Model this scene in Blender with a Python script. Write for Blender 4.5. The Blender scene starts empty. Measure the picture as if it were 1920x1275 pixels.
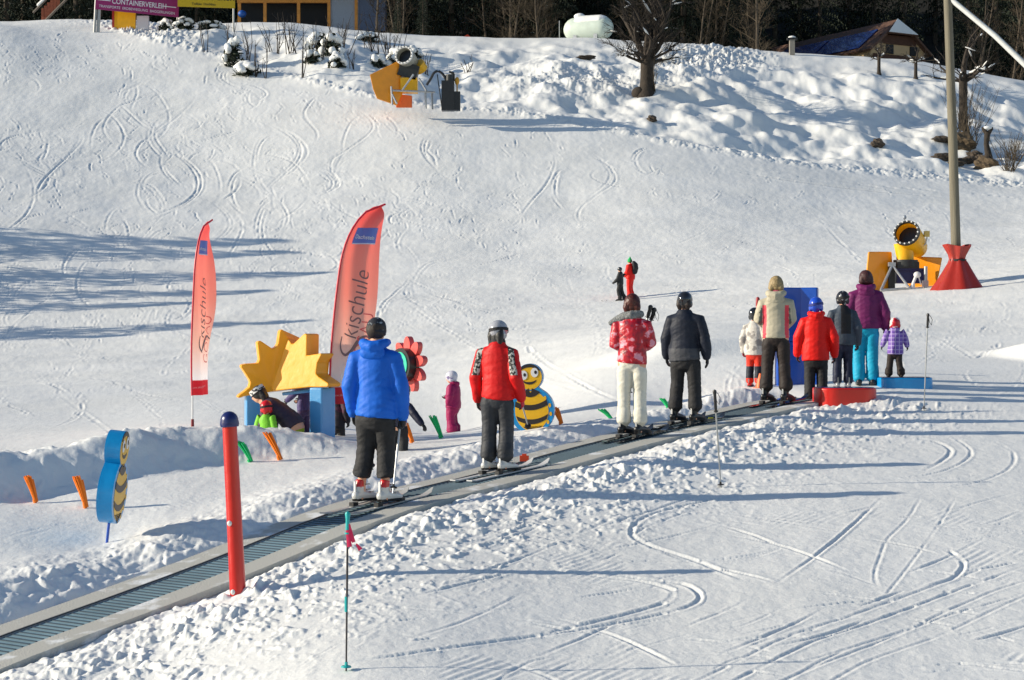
import bpy, bmesh, math, random
import numpy as np
from mathutils import Vector, Matrix
R=math.radians
random.seed(7); RNG=np.random.default_rng(11)
F=3400.0; CX=960.0; CY=637.5           # the photo's focal length and centre, in its own pixels
scene=bpy.context.scene; COL=scene.collection
# ------------------------------------------------------------------ object helpers
def tag(o,label=None,cat=None,group=None,kind=None):
    if label: o['label']=label
    if cat: o['category']=cat
    if group: o['group']=group
    if kind: o['kind']=kind
    return o
def thing(name,label,cat,loc=(0,0,0),rz=0,group=None):
    o=bpy.data.objects.new(name,None); COL.objects.link(o)
    o.empty_display_size=.1; o.location=loc; o.rotation_euler=(0,0,rz)
    return tag(o,label,cat,group)
def kids(o): return [c for c in bpy.data.objects if c.parent is o]
def copy_tree(o,parent=None,cache=None):
    c=o.copy(); COL.objects.link(c); c.parent=parent
    for ch in kids(o): copy_tree(ch,c)
    return c
class MB:
    """collects verts and faces; build() links ONE mesh object"""
    def __init__(s): s.v=[]; s.f=[]; s.m=[]
    def add(s,vs,fs,mi=0):
        b=len(s.v); s.v+= [tuple(p) for p in vs]; s.f+=[tuple(i+b for i in f) for f in fs]; s.m+=[mi]*len(fs)
    def box(s,c,size,rot=None,mi=0):
        x,y,z=[k/2 for k in size]
        vs=[Vector((a*x,b*y,d*z)) for a in(-1,1) for b in(-1,1) for d in(-1,1)]
        if rot is not None: vs=[rot@v for v in vs]
        vs=[v+Vector(c) for v in vs]
        s.add(vs,[(0,1,3,2),(4,6,7,5),(0,4,5,1),(2,3,7,6),(0,2,6,4),(1,5,7,3)],mi)
    def tube(s,pts,rad,n=10,up=(1,0,0),mi=0,cap=True,round_=0):
        """tube along pts; rad items are r or (a,b): a along 'up'-ish axis, b across"""
        pts=[Vector(p) for p in pts]; rad=[(r,r) if not hasattr(r,'__len__') else tuple(r) for r in rad]
        if round_:
            t0=(pts[1]-pts[0]).normalized(); t1=(pts[-1]-pts[-2]).normalized()
            def capp(p,t,r,sg):
                o=[]
                for k in range(1,round_+1):
                    a=k/round_*math.pi/2*.94; o.append((p+t*sg*min(r)*math.sin(a),(r[0]*math.cos(a),r[1]*math.cos(a))))
                return o
            h=capp(pts[0],t0,rad[0],-1)[::-1]; e=capp(pts[-1],t1,rad[-1],1)
            pts=[p for p,_ in h]+pts+[p for p,_ in e]; rad=[r for _,r in h]+rad+[r for _,r in e]
        u0=Vector(up); rings=[]
        for i,p in enumerate(pts):
            t=(pts[min(i+1,len(pts)-1)]-pts[max(i-1,0)]).normalized()
            u=u0-t*u0.dot(t)
            if u.length<1e-4: u=Vector((0,1,0))-t*t.y
            u.normalize(); w=t.cross(u)
            a,b=rad[i]; rings.append([p+u*a*math.cos(k*2*math.pi/n)+w*b*math.sin(k*2*math.pi/n) for k in range(n)])
        base=[q for r_ in rings for q in r_]; fs=[]
        for i in range(len(rings)-1):
            for k in range(n):
                fs.append((i*n+k,i*n+(k+1)%n,(i+1)*n+(k+1)%n,(i+1)*n+k))
        if cap:
            fs.append(tuple(range(n-1,-1,-1))); fs.append(tuple((len(rings)-1)*n+k for k in range(n)))
        s.add(base,fs,mi)
    def ball(s,c,r,nu=12,nv=8,mi=0,rot=None):
        r=(r,r,r) if not hasattr(r,'__len__') else r; vs=[];fs=[]
        for j in range(nv+1):
            th=math.pi*j/nv
            for i in range(nu):
                ph=2*math.pi*i/nu; v=Vector((r[0]*math.sin(th)*math.cos(ph),r[1]*math.sin(th)*math.sin(ph),r[2]*math.cos(th)))
                if rot is not None: v=rot@v
                vs.append(v+Vector(c))
        for j in range(nv):
            for i in range(nu): fs.append((j*nu+i,(j+1)*nu+i,(j+1)*nu+(i+1)%nu,j*nu+(i+1)%nu))
        s.add(vs,fs,mi)
    def prism(s,outline,y0,y1,mi=0,mi_side=None,plane='xz'):
        """closed outline (list of 2-tuples) extruded from y0 to y1"""
        n=len(outline); P=(lambda a,b,h:(a,h,b)) if plane=='xz' else (lambda a,b,h:(a,b,h))
        vs=[P(a,b,y0) for a,b in outline]+[P(a,b,y1) for a,b in outline]
        s.add(vs,[tuple(range(n)),tuple(range(2*n-1,n-1,-1))],mi)
        b=len(s.v)-2*n
        for i in range(n):
            s.f.append((b+i,b+(i+1)%n,b+n+(i+1)%n,b+n+i)); s.m.append(mi if mi_side is None else mi_side)
    def build(s,name,mat,parent=None,smooth=True,fix=True,merge=False):
        me=bpy.data.meshes.new(name); me.from_pydata(s.v,[],s.f)
        for m_ in (mat if isinstance(mat,(list,tuple)) else [mat]): me.materials.append(m_)
        me.polygons.foreach_set('material_index',s.m)
        if fix or merge:
            bm=bmesh.new(); bm.from_mesh(me)
            if merge: bmesh.ops.remove_doubles(bm,verts=bm.verts,dist=1e-5)
            if fix: bmesh.ops.recalc_face_normals(bm,faces=bm.faces)
            bm.to_mesh(me); bm.free()
        if smooth:
            me.polygons.foreach_set('use_smooth',[True]*len(me.polygons))
            try: me.set_sharp_from_angle(angle=R(40))
            except Exception: pass
        me.update()
        o=bpy.data.objects.new(name,me); COL.objects.link(o)
        if parent is not None: o.parent=parent
        return o
# ------------------------------------------------------------------ materials
def mat(name,col,rough=.6,metal=0,var=.0,vscale=8,bump=0,bscale=60,spec=.5,coat=0,sheen=0,sss=0,alpha=None):
    m=bpy.data.materials.new(name); m.use_nodes=True; nt=m.node_tree; N=nt.nodes; L=nt.links
    b=N['Principled BSDF']; b.inputs['Roughness'].default_value=rough; b.inputs['Metallic'].default_value=metal
    b.inputs['Specular IOR Level'].default_value=spec; b.inputs['Coat Weight'].default_value=coat
    col=tuple(col)[:3]+(1,)
    b.inputs['Base Color'].default_value=col
    tc=N.new('ShaderNodeTexCoord')
    if var:
        n=N.new('ShaderNodeTexNoise'); n.inputs['Scale'].default_value=vscale; n.inputs['Detail'].default_value=5
        L.new(tc.outputs['Object'],n.inputs['Vector'])
        mp=N.new('ShaderNodeMapRange'); mp.inputs['From Min'].default_value=.3; mp.inputs['From Max'].default_value=.7
        mp.inputs['To Min'].default_value=1-var; mp.inputs['To Max'].default_value=1+var
        L.new(n.outputs['Fac'],mp.inputs['Value'])
        mx=N.new('ShaderNodeVectorMath'); mx.operation='SCALE'; mx.inputs[0].default_value=col[:3]
        L.new(mp.outputs[0],mx.inputs['Scale']); L.new(mx.outputs[0],b.inputs['Base Color'])
    if bump:
        n=N.new('ShaderNodeTexNoise'); n.inputs['Scale'].default_value=bscale; n.inputs['Detail'].default_value=4
        L.new(tc.outputs['Object'],n.inputs['Vector'])
        bp=N.new('ShaderNodeBump'); bp.inputs['Strength'].default_value=1; bp.inputs['Distance'].default_value=bump
        L.new(n.outputs['Fac'],bp.inputs['Height']); L.new(bp.outputs[0],b.inputs['Normal'])
    return m
def two_tone(name,c1,c2,scale=10,thr=.5,soft=.03,rough=.6,kind='noise',bump=0,detail=3,stretch=(1,1,1),third=None):
    """procedural pattern of two colours in object space"""
    m=mat(name,c1,rough,bump=bump); nt=m.node_tree; N=nt.nodes; L=nt.links; b=N['Principled BSDF']
    tc=N.new('ShaderNodeTexCoord'); mp=N.new('ShaderNodeMapping'); mp.inputs['Scale'].default_value=stretch
    L.new(tc.outputs['Object'],mp.inputs['Vector'])
    if kind=='noise':
        n=N.new('ShaderNodeTexNoise'); n.inputs['Scale'].default_value=scale; n.inputs['Detail'].default_value=detail; out=n.outputs['Fac']
    else:
        n=N.new('ShaderNodeTexVoronoi'); n.inputs['Scale'].default_value=scale; out=n.outputs['Distance']
    L.new(mp.outputs[0],n.inputs['Vector'])
    cr=N.new('ShaderNodeValToRGB'); e=cr.color_ramp.elements
    e[0].position=max(0,thr-soft); e[0].color=tuple(c1)+(1,); e[1].position=thr+soft; e[1].color=tuple(c2)+(1,)
    if third: x=e.new(third[0]); x.color=tuple(third[1])+(1,)
    L.new(out,cr.inputs[0]); L.new(cr.outputs[0],b.inputs['Base Color'])
    return m
def srgb(r,g,b):
    f=lambda c:(c/255/12.92) if c/255<=.04045 else ((c/255+.055)/1.055)**2.4
    return (f(r),f(g),f(b))
# ------------------------------------------------------------------ terrain height model
CTRL=[ # (photo x, distance, photo y) of places on the snow
(-200,10,1600),(0,10,1580),(450,10,1510),(960,10,1449),(1500,10,1449),(1920,10,1449),
(-200,12.9,1300),(0,13.8,1205),(225,14.85,1120),(450,16.0,1037),(690,17.3,945),(925,19.0,885),(1185,21.2,815),(1285,22.2,790),(1455,24.1,752),(1530,25.0,740),
(650,11.9,1262),(1000,12.0,1262),(1352,18.1,917),(1732,23.3,770),(960,14,1109),(1500,14,1109),(1920,14,1109),(2100,14,1109),(1920,18,920),(1920,23,780),
(450,14.2,1125),(250,13.2,1240),(1622,25.7,722),(1680,26.2,714),(1580,24,757),(1920,27,712),(2100,27,712),
(1920,36,640),(1700,34,655),(1700,48,595),(1920,48,580),(1700,62,548),(1795,60,545),(1920,62,517),(2100,62,500),
(1500,40,620),(1500,66,540),(1500,90,430),(1800,80,475),(1920,95,415),(1920,108,345),(2100,108,340),
(1370,31,665),(1370,45,605),(1175,70,562),(1175,45,612),(1175,33,665),(1175,26,745),(1135,24,782),(1248,25.5,757),
(1000,22.2,806),(845,22.5,819),(845,26.5,810),(960,31,750),(960,45,660),(960,65,590),(960,80,505),(960,95,390),(960,107,255),
(540,22.5,818),(615,22,826),(361,25,797),(65,19,918),(155,18.2,938),(195,16.75,1020),(300,18,945),(460,20.3,865),(600,20,868),(0,17,985),
(0,24,835),(200,30,790),(0,40,735),(-250,40,735),(300,40,728),(600,40,722),(600,28,790),(0,55,680),(0,70,600),(0,84,470),(0,98,330),(0,112,185),(0,124,75),(0,130,48),
(-250,70,600),(-250,98,320),(-250,130,40),(-250,19,925),(-250,24,850),
(300,60,650),(300,80,520),(300,100,340),(300,116,170),(300,127,75),
(600,60,635),(600,75,550),(600,90,430),(600,104,290),(600,114,170),(600,125,105),
(1300,50,598),(1300,70,548),(1300,85,450),(1300,98,340),(1300,105,272),(1600,75,500),(1600,95,398),(1600,107,308),
(760,110,192),(760,125,110),(700,134,75),(1000,112,205),(1000,125,120),(1000,136,78),(1210,116,172),(1210,128,110),(1210,137,80),
(1400,118,190),(1400,136,100),(1550,116,228),(1550,135,116),(1700,120,205),(1700,134,130),(1920,116,280),(1920,126,215),(1920,135,165),(2150,135,185),
(400,126,88),(400,136,50),(150,136,42),(0,136,44),(300,136,48),(560,136,50),(840,120,150)]
def _tp(x,d): return np.stack([(np.asarray(x,float)-960)/960*1.1,np.log(np.asarray(d,float))*1.25],-1)
_c=np.array(CTRL,float); _P=_tp(_c[:,0],_c[:,1]); _n=len(_c)
def _K(r2): return np.where(r2>0,.5*r2*np.log(np.maximum(r2,1e-12)),0)
_A=np.zeros((_n+3,_n+3)); _A[:_n,:_n]=_K(((_P[:,None]-_P[None])**2).sum(-1))+np.eye(_n)*2e-4
_A[:_n,_n]=1; _A[:_n,_n+1:]=_P; _A[_n,:_n]=1; _A[_n+1:,:_n]=_P.T
_w=np.linalg.solve(_A,np.concatenate([_c[:,2],[0,0,0]]))
def tps(x,d):
    x=np.clip(x,-260,2180); d=np.clip(d,9.5,138); sh=np.broadcast(x,d).shape
    p=_tp(*np.broadcast_arrays(x,d)).reshape(-1,2); out=np.empty(len(p))
    for i in range(0,len(p),40000):
        q=p[i:i+40000]; out[i:i+40000]=_K(((q[:,None]-_P[None])**2).sum(-1))@_w[:_n]+_w[_n]+q@_w[_n+1:]
    return out.reshape(sh)
# grid: columns fan out from the viewpoint, rows run away from it
dense=np.arange(-240,2161,2.0)
side=np.cumsum(2*1.09**np.arange(1,92)); side=side[side<16000]
COLX=np.concatenate([dense[0]-side[::-1],dense,dense[-1]+side])
_dd=np.exp(np.linspace(math.log(9.5),math.log(138),500))
_yy=np.mean([tps(np.full(500,x),_dd) for x in (100,500,900,1300,1750)],0)
_st=np.concatenate([[0],np.cumsum(np.maximum(np.abs(np.diff(_yy)),.9))])
ROWD=np.interp(np.linspace(0,_st[-1],1000),_st,_dd)
ROWD=np.concatenate([np.linspace(2,9.3,14),ROWD,[142,148,156,166,178,192,210,230,255,290,340,400]])
def coarse_tps():
    cx=np.concatenate([[-260],np.arange(-240,2181,24)]); cd=np.exp(np.linspace(math.log(9.5),math.log(138),260))
    return cx,cd,tps(cx[None,:],cd[:,None])
_cx,_cd,_cv=coarse_tps()
def _blur(V,sg):      # even out cross slope wobble
    k=np.exp(-.5*(np.arange(-3*sg,3*sg+1)/sg)**2); k/=k.sum(); n=3*sg
    L_=2*V[:,:1]-V[:,n:0:-1]; R_=2*V[:,-1:]-V[:,-2:-n-2:-1]; W_=np.concatenate([L_,V,R_],1)
    return np.stack([np.convolve(r,k,'valid') for r in W_])
_m=np.clip((_cd-34)/14,0,1)*np.clip((122-_cd)/10,0,1)
_cv=_cv*(1-_m[:,None])+_blur(_cv,6)*_m[:,None]
def bil(gx,gy,V,x,y):
    i=np.clip(np.searchsorted(gx,x)-1,0,len(gx)-2); j=np.clip(np.searchsorted(gy,y)-1,0,len(gy)-2)
    a=np.clip((x-gx[i])/(gx[i+1]-gx[i]),0,1); b=np.clip((y-gy[j])/(gy[j+1]-gy[j]),0,1)
    return (V[j,i]*(1-a)+V[j,i+1]*a)*(1-b)+(V[j+1,i]*(1-a)+V[j+1,i+1]*a)*b
def cubic_noise(X,Y,seed,octv=4,gain=.5,ridge=False):
    """gradient noise, about -1..1"""
    out=0; amp=1; tot=0
    for o in range(octv):
        rg=np.random.default_rng(seed*31+o); T=rg.random((256,256))*2*np.pi; GX=np.cos(T); GY=np.sin(T)
        xi=np.floor(X).astype(int); yi=np.floor(Y).astype(int); fx=X-xi; fy=Y-yi
        u=fx*fx*fx*(fx*(fx*6-15)+10); v=fy*fy*fy*(fy*(fy*6-15)+10)
        def g(a,b):
            ii=(xi+a)&255; jj=(yi+b)&255; return GX[jj,ii]*(fx-a)+GY[jj,ii]*(fy-b)
        n=(g(0,0)*(1-u)+g(1,0)*u)*(1-v)+(g(0,1)*(1-u)+g(1,1)*u)*v
        n=n*1.5
        if ridge: n=1-2*np.abs(n)
        out=out+n*amp; tot+=amp; amp*=gain; X=X*2.03+17.3; Y=Y*2.03+5.1
    return out/tot
def sm(a,b,x): t=np.clip((x-a)/(b-a),0,1); return t*t*(3-2*t)
def seg_dist(X,Y,pts):
    """distance to a world polyline, parameter 0..1, signed side"""
    best=np.full(X.shape,1e9); par=np.zeros(X.shape); sd=np.zeros(X.shape)
    n=len(pts)-1
    for k in range(n):
        ax,ay=pts[k][:2]; bx,by=pts[k+1][:2]; dx,dy=bx-ax,by-ay; L2=dx*dx+dy*dy
        tt=((X-ax)*dx+(Y-ay)*dy)/L2; t=np.clip(tt,0,1); px=X-ax-t*dx; py=Y-ay-t*dy; q=np.hypot(px,py)
        m=q<best; best=np.where(m,q,best); par=np.where(m,(k+t)/n,par); sd=np.where(m,np.sign(dx*(Y-ay)-dy*(X-ax)),sd)
    return best,par,sd
U=(COLX-CX)/F
XX=U[None,:]*ROWD[:,None]; YY=np.broadcast_to(ROWD[:,None],XX.shape).copy(); PX=np.broadcast_to(COLX[None,:],XX.shape)
YP=bil(_cx,_cd,_cv,np.clip(PX,-260,2160),np.clip(YY,9.5,138))      # base line of sight of every grid point
ZZ=(CY-YP)*YY/F
# nearer than the frame: run out as a plain slope
near=YY<9.5; z95=(CY-bil(_cx,_cd,_cv,np.clip(PX,-260,2160),np.full(XX.shape,9.5)))*9.5/F
ZZ=np.where(near,z95-(9.5-YY)*.11,ZZ)
z138=(CY-bil(_cx,_cd,_cv,np.clip(PX,-260,2160),np.full(XX.shape,137.9)))*138/F
far=YY>138; ZZ=np.where(far,np.where(YY<160,z138-(YY-138)*.03,z138-.66+np.maximum(YY-166,0)*.62),ZZ)
# --- the belt's bed and the banks along it
BA,BB=-13.9,.7221; BN=math.hypot(BB,1)
def belt_pt(d): return (BA+BB*d,d)
perp=((XX-BA)-BB*YY)/BN; along=((XX-BA)*BB+YY)/BN      # perp>0: right of the belt
al0=11.0; _bd=np.linspace(9.6,25.4,120)
_ba=np.array([((BB*d)*BB+d)/BN for d in _bd]); _bx=CX+F*(BA+BB*_bd)/_bd
_bz=(CY-bil(_cx,_cd,_cv,np.clip(_bx,-260,2160),_bd))*_bd/F
_k=np.ones(9)/9; _bz=np.convolve(np.pad(_bz,4,mode='edge'),_k,'valid')
def belt_z(a): return np.interp(a,_ba,_bz)
BELT_END=((BB*24.9)*BB+24.9)/BN
inr=sm(BELT_END+.6,BELT_END-.2,along)
wx=cubic_noise(XX*3,YY*3,91,2)*.25; wy=cubic_noise(XX*3+40,YY*3,92,2)*.25
cl=cubic_noise((XX+wx)*1.7,(YY+wy)*1.7,3,3,.5); cl2=cubic_noise((XX+wy)*5.6,(YY+wx)*5.6,4,2,.45); cl3=cubic_noise(XX*15,YY*15,5,2,.5)
w=(1-sm(.50,1.05,np.abs(perp)))*inr
ZZ=ZZ*(1-w)+(belt_z(along)-.11)*w
edgeL=.46+.06*cubic_noise(along*1.3,along*0+3,8,3); edgeR=.42+.06*cubic_noise(along*1.6,along*0+9,9,3)
lump=np.maximum(0,.46+.75*cl+.50*cl2+.20*cl3)
bl=sm(edgeL,edgeL+.16,-perp)*sm(1.8,.8,-perp)*inr
br=sm(edgeR,edgeR+.12,perp)*sm(2.0,.62,perp)*inr
hL=.12+.05*cubic_noise(along*.6,along*0,12,2)
ZZ=ZZ+bl*(hL*(.55+.52*lump)-.02)+br*(.08*lump-.008)
# thrown lumps thinning out over the slope on the right of the belt
spill=sm(.8,1.2,perp)*sm(3.6,1.2,perp)*inr
ZZ=ZZ+spill*.045*(np.maximum(0,cl2*1.2+cl3*.7-.05)-.25)
# --- the ploughed bank on the left, and the snow step behind the belt
def wpt(x,d): return ((x-CX)/F*d,d)
crest=[wpt(x,d) for x,d in ((-900,15.2),(-400,17.2),(0,18.95),(200,19.95),(400,20.8),(500,21.1),(600,21.25),(690,21.3))]
q,par,sd=seg_dist(XX,YY,crest)
hh=np.interp(par,[0,.2,.30,.43,.57,.71,.857,1],[.36,.40,.41,.39,.36,.27,.15,.0])*(1+.30*cubic_noise(XX*1.3,YY*1.3,21,3))
cf=cubic_noise(XX*2.6,YY*7,22,3,.6)
prof=np.where(sd>0,np.exp(-(q/.62)**2),sm(.85,.0,q+.07*cl2+.05*cf))
ZZ=ZZ+hh*prof*(1+.10*cl2*(q<1.2))+.035*cf*sm(1.0,.3,q)*(hh>.1)
st=[wpt(x,d) for x,d in ((1180,30.6),(1330,31.2),(1500,31.6),(1700,32))]
q,par,sd=seg_dist(XX,YY,st); ZZ=ZZ+.27*np.interp(par,[0,.25,.6,1],[0,1,.8,0])*np.where(sd>0,np.exp(-(q/2.2)**2),sm(.45,0,q))
q,par,sd=seg_dist(XX,YY,[wpt(1880,31),wpt(2100,31.5)]); ZZ=ZZ+.26*np.exp(-(q/1.2)**2)*sm(0,.3,par)
# --- natural snow above the piste
BND=[(-400,42),(170,50),(300,82),(420,112),(560,150),(700,185),(860,208),(960,216),(1130,245),(1300,277),(1500,312),(1700,332),(1920,352),(2300,390)]
yb=np.interp(PX,[b[0] for b in BND],[b[1] for b in BND])
wild=sm(2,26,yb-YP)*(YY>80); 
N1=cubic_noise(XX*.2,YY*.2,31,2,.5); N2=cubic_noise(XX*.55,YY*.42,32,2,.45); N3=cubic_noise(XX*1.7,YY*1.5,33,2,.5)
cap=sm(138,126,YY)*.85+.15
ZZ=ZZ+wild*cap*(N1*.85+np.maximum(N2,-.25)*.42+N3*.05)
rough=wild*np.exp(-((PX-1335)/90)**2-((YP-112)/30)**2)+sm(0,10,yb-YP)*(YY>80)*np.exp(-((PX-250)/110)**2-((YP-62)/22)**2)*1.1+wild*np.exp(-((PX-1090)/150)**2-((YP-150)/30)**2)*.5
N4=cubic_noise(XX*2.8,YY*2.2,34,3,.7)
ZZ=ZZ+rough*np.maximum(N4+.1,0)*.62
# a ragged lip where the piste machine has thrown snow up
lip=np.exp(-((yb-YP-5)/7)**2)*(YY>80)*sm(150,330,PX); ZZ=ZZ+lip*(.06+.30*np.maximum(N4,0)*(.5+.9*np.maximum(N1,-.3))+.15*cl)
# --- piste undulation and grain
pi=1-wild
ZZ=ZZ+pi*(YY>27)*sm(27,45,YY)*(cubic_noise(XX*.16,YY*.16,41,2)*.10+cubic_noise(XX*.5,YY*.4,43,3)*.04)
g=cubic_noise(XX*3.2+cl*0,YY*2.2,42,4,.6)
ZZ=ZZ+pi*g*np.where(YY>27,.010*sm(27,60,YY)+.006,.007)*(np.abs(perp)>.52)
mog=np.maximum(0,cubic_noise(XX*1.1,YY*.75,44,4,.62)); zone=sm(-.15,.35,cubic_noise(XX*.09,YY*.07,45,2))*sm(1250,500,PX)+.2
ZZ=ZZ+pi*sm(60,72,YY)*mog*zone*.028
# --- ski tracks cut into the surface
def stamp(samples,H,win=4):
    """samples: arrays x(px),d,width,depth ; keeps the deepest cut"""
    sx,sd_,sw,sp=[np.asarray(a,float) for a in samples]
    ci=np.searchsorted(COLX,sx); rj=np.searchsorted(ROWD,sd_); X0=(sx-CX)/F*sd_
    cut=np.zeros(H.shape); 
    offc=np.arange(-win,win+1); jj,ii=np.meshgrid(offc,offc,indexing='ij')
    J=rj[:,None]+jj.ravel()[None]; I=ci[:,None]+ii.ravel()[None]
    ok=(J>=0)&(J<H.shape[0])&(I>=0)&(I<H.shape[1]); J=np.clip(J,0,H.shape[0]-1); I=np.clip(I,0,H.shape[1]-1)
    dist=np.hypot(XX[J,I]-X0[:,None],YY[J,I]-sd_[:,None])/sw[:,None]
    gr=np.where(ok,sp[:,None]*np.exp(-(dist)**2),0); be=np.where(ok,sp[:,None]*.55*np.exp(-((dist-1.9)/.7)**2),0)
    A=np.zeros(H.shape); B=np.zeros(H.shape)
    np.maximum.at(A,(J,I),gr); np.maximum.at(B,(J,I),be)
    return -A+np.where(A>B,0,B)
def smooth_curve(P,n):
    P=np.array(P,float); t=np.concatenate([[0],np.cumsum(np.hypot(*np.diff(P,axis=0).T))]); 
    out=[]; 
    for s in np.linspace(0,t[-1],n):
        k=min(max(np.searchsorted(t,s)-1,0),len(P)-2); u=(s-t[k])/(t[k+1]-t[k]); p0=P[max(k-1,0)];p1=P[k];p2=P[k+1];p3=P[min(k+2,len(P)-1)]
        out.append(.5*((2*p1)+(-p0+p2)*u+(2*p0-5*p1+4*p2-p3)*u*u+(-p0+3*p1-3*p2+p3)*u**3))
    return np.array(out)
def d_of(x,y):
    """distance at which the line of sight (x,y) meets the base slope"""
    x=np.atleast_1d(x).astype(float); y=np.atleast_1d(y).astype(float); out=np.empty(len(x))
    for i,(a,b) in enumerate(zip(x,y)):
        col=bil(_cx,_cd,_cv,np.full(len(_cd),np.clip(a,-260,2160)),_cd); k=np.where(col<=b)[0]; out[i]=_cd[k[0]] if len(k) else 137
        if len(k) and k[0]>0:
            k0=k[0]; u=(col[k0-1]-b)/max(col[k0-1]-col[k0],1e-6); out[i]=_cd[k0-1]+u*(_cd[k0]-_cd[k0-1])
    return out
S=[[],[],[],[]]; rt=random.Random(5)
def track(P,wd,dp,twin=0,n=None,calm=0,rough=0):
    P=smooth_curve(P,14*len(P)); L=np.hypot(*np.diff(P,axis=0).T).sum(); n=n or int(L/1.6)+8
    P=smooth_curve(P[::3],n); d=d_of(P[:,0],P[:,1]); tt_=np.linspace(0,1,n); k=np.clip((.7+.7*np.sin(tt_*rt.uniform(3,9)+P[0,0])),.0,1.4)*np.clip(np.minimum(tt_,1-tt_)*7,0,1)
    if rough: k=(.9+.45*cubic_noise(tt_*n/14+P[0,0],tt_*0+P[0,1],5,3))*np.clip(np.minimum(tt_,1-tt_)*9,0,1)*np.where(cubic_noise(tt_*n/40+P[0,0],tt_*0,6,1)>-.32,1,.35)
    if calm: k=(1+.15*np.sin(tt_*23+P[0,0]))*np.clip(np.minimum(tt_,1-tt_)*9,0,1)
    S[0].extend(P[:,0]);S[1].extend(d);S[2].extend([wd]*n);S[3].extend(dp*k)
    if twin:
        X=(P[:,0]-CX)/F*d; tx=np.gradient(X);ty=np.gradient(d);l=np.hypot(tx,ty)+1e-9
        X2=X+ty/l*twin; d2=d-tx/l*twin
        S[0].extend(X2/d2*F+CX);S[1].extend(d2);S[2].extend([wd]*n);S[3].extend(dp*k*.8)
NEARTR=[ # tracks drawn in the foreground snow
([(1920,1062),(1800,1105),(1640,1165),(1520,1205),(1380,1275),(1330,1300)],.035,.028,.2),
([(1920,1115),(1760,1160),(1620,1215),(1500,1262),(1400,1310)],.03,.022,.0),
([(1330,945),(1250,955),(1200,975),(1184,1000),(1215,1022),(1300,1050),(1400,1090)],.05,.035,0),
([(1500,945),(1380,950),(1290,960),(1210,990),(1190,1010),(1240,1035),(1330,1062)],.03,.02,0),
([(1000,1060),(1100,1078),(1200,1090),(1260,1108),(1245,1130),(1180,1150),(1080,1175),(1000,1192)],.05,.04,0),
([(1100,1070),(1200,1085),(1280,1095),(1312,1118),(1290,1138),(1200,1160),(1090,1180),(980,1196),(700,1235),(640,1245)],.045,.038,0),
([(1520,805),(1640,812),(1740,825),(1782,845),(1760,868),(1725,885)],.05,.035,0),
([(1780,815),(1820,845),(1800,870),(1740,890),(1640,900)],.035,.025,0),
([(1860,825),(1900,850),(1890,880),(1830,905),(1760,915)],.035,.022,0),
([(1728,930),(1700,975),(1665,1010),(1650,1045),(1640,1080),(1650,1110)],.026,.015,0),
([(1795,930),(1760,985),(1720,1040),(1690,1080),(1650,1130)],.024,.014,0),
([(1775,1030),(1800,1048),(1805,1065),(1785,1085),(1740,1100)],.045,.04,0),
([(900,1040),(1100,1000),(1300,1010),(1500,1030),(1660,1000)],.025,.012,0),
([(1100,965),(1250,925),(1400,918),(1600,905),(1750,900),(1920,880)],.03,.016,.1),
([(1000,975),(1150,940),(1300,930),(1500,925)],.028,.016,0),
([(900,1300),(1000,1240),(1150,1225),(1290,1190),(1400,1170),(1500,1120)],.025,.013,0),
([(1300,1275),(1400,1230),(1500,1240),(1650,1200),(1800,1190),(1920,1160)],.025,.015,0),
([(1000,1275),(1120,1230),(1300,1225),(1450,1235)],.02,.012,0),
([(620,1135),(750,1140),(900,1150)],.03,.02,0),([(1350,960),(1500,985),(1600,1000)],.03,.02,0),([(1820,990),(1900,995),(1960,997)],.03,.02,.1),
([(1780,1240),(1850,1250),(1950,1262)],.03,.02,0),([(1460,1062),(1560,1070),(1650,1100)],.025,.014,0),
([(520,1275),(700,1180),(1000,1120),(1200,1090)],.02,.010,0),
([(0,960),(150,950),(300,935),(420,915)],.03,.014,.15),([(0,1010),(100,985),(300,950),(600,905)],.03,.014,.1),
([(1400,1320),(1560,1230),(1700,1180),(1860,1110),(1960,1080)],.03,.02,.25),
]
for P,wd,dp,tw in NEARTR: track(P,wd*.6,dp*.30,tw,calm=0,rough=1)
for k in range(70):      # faint short tracks in the foreground
    x=rt.uniform(700,1900); y=rt.uniform(960,1270); a=rt.uniform(-.35,.2); L=rt.uniform(60,420); c=rt.uniform(-.0016,.0016)
    P=[(x+L*t*math.cos(a),y+L*t*math.sin(a)+c*(L*t)**2*.5) for t in (0,.25,.5,.75,1)]; track(P,.020,rt.uniform(.003,.009))
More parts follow.
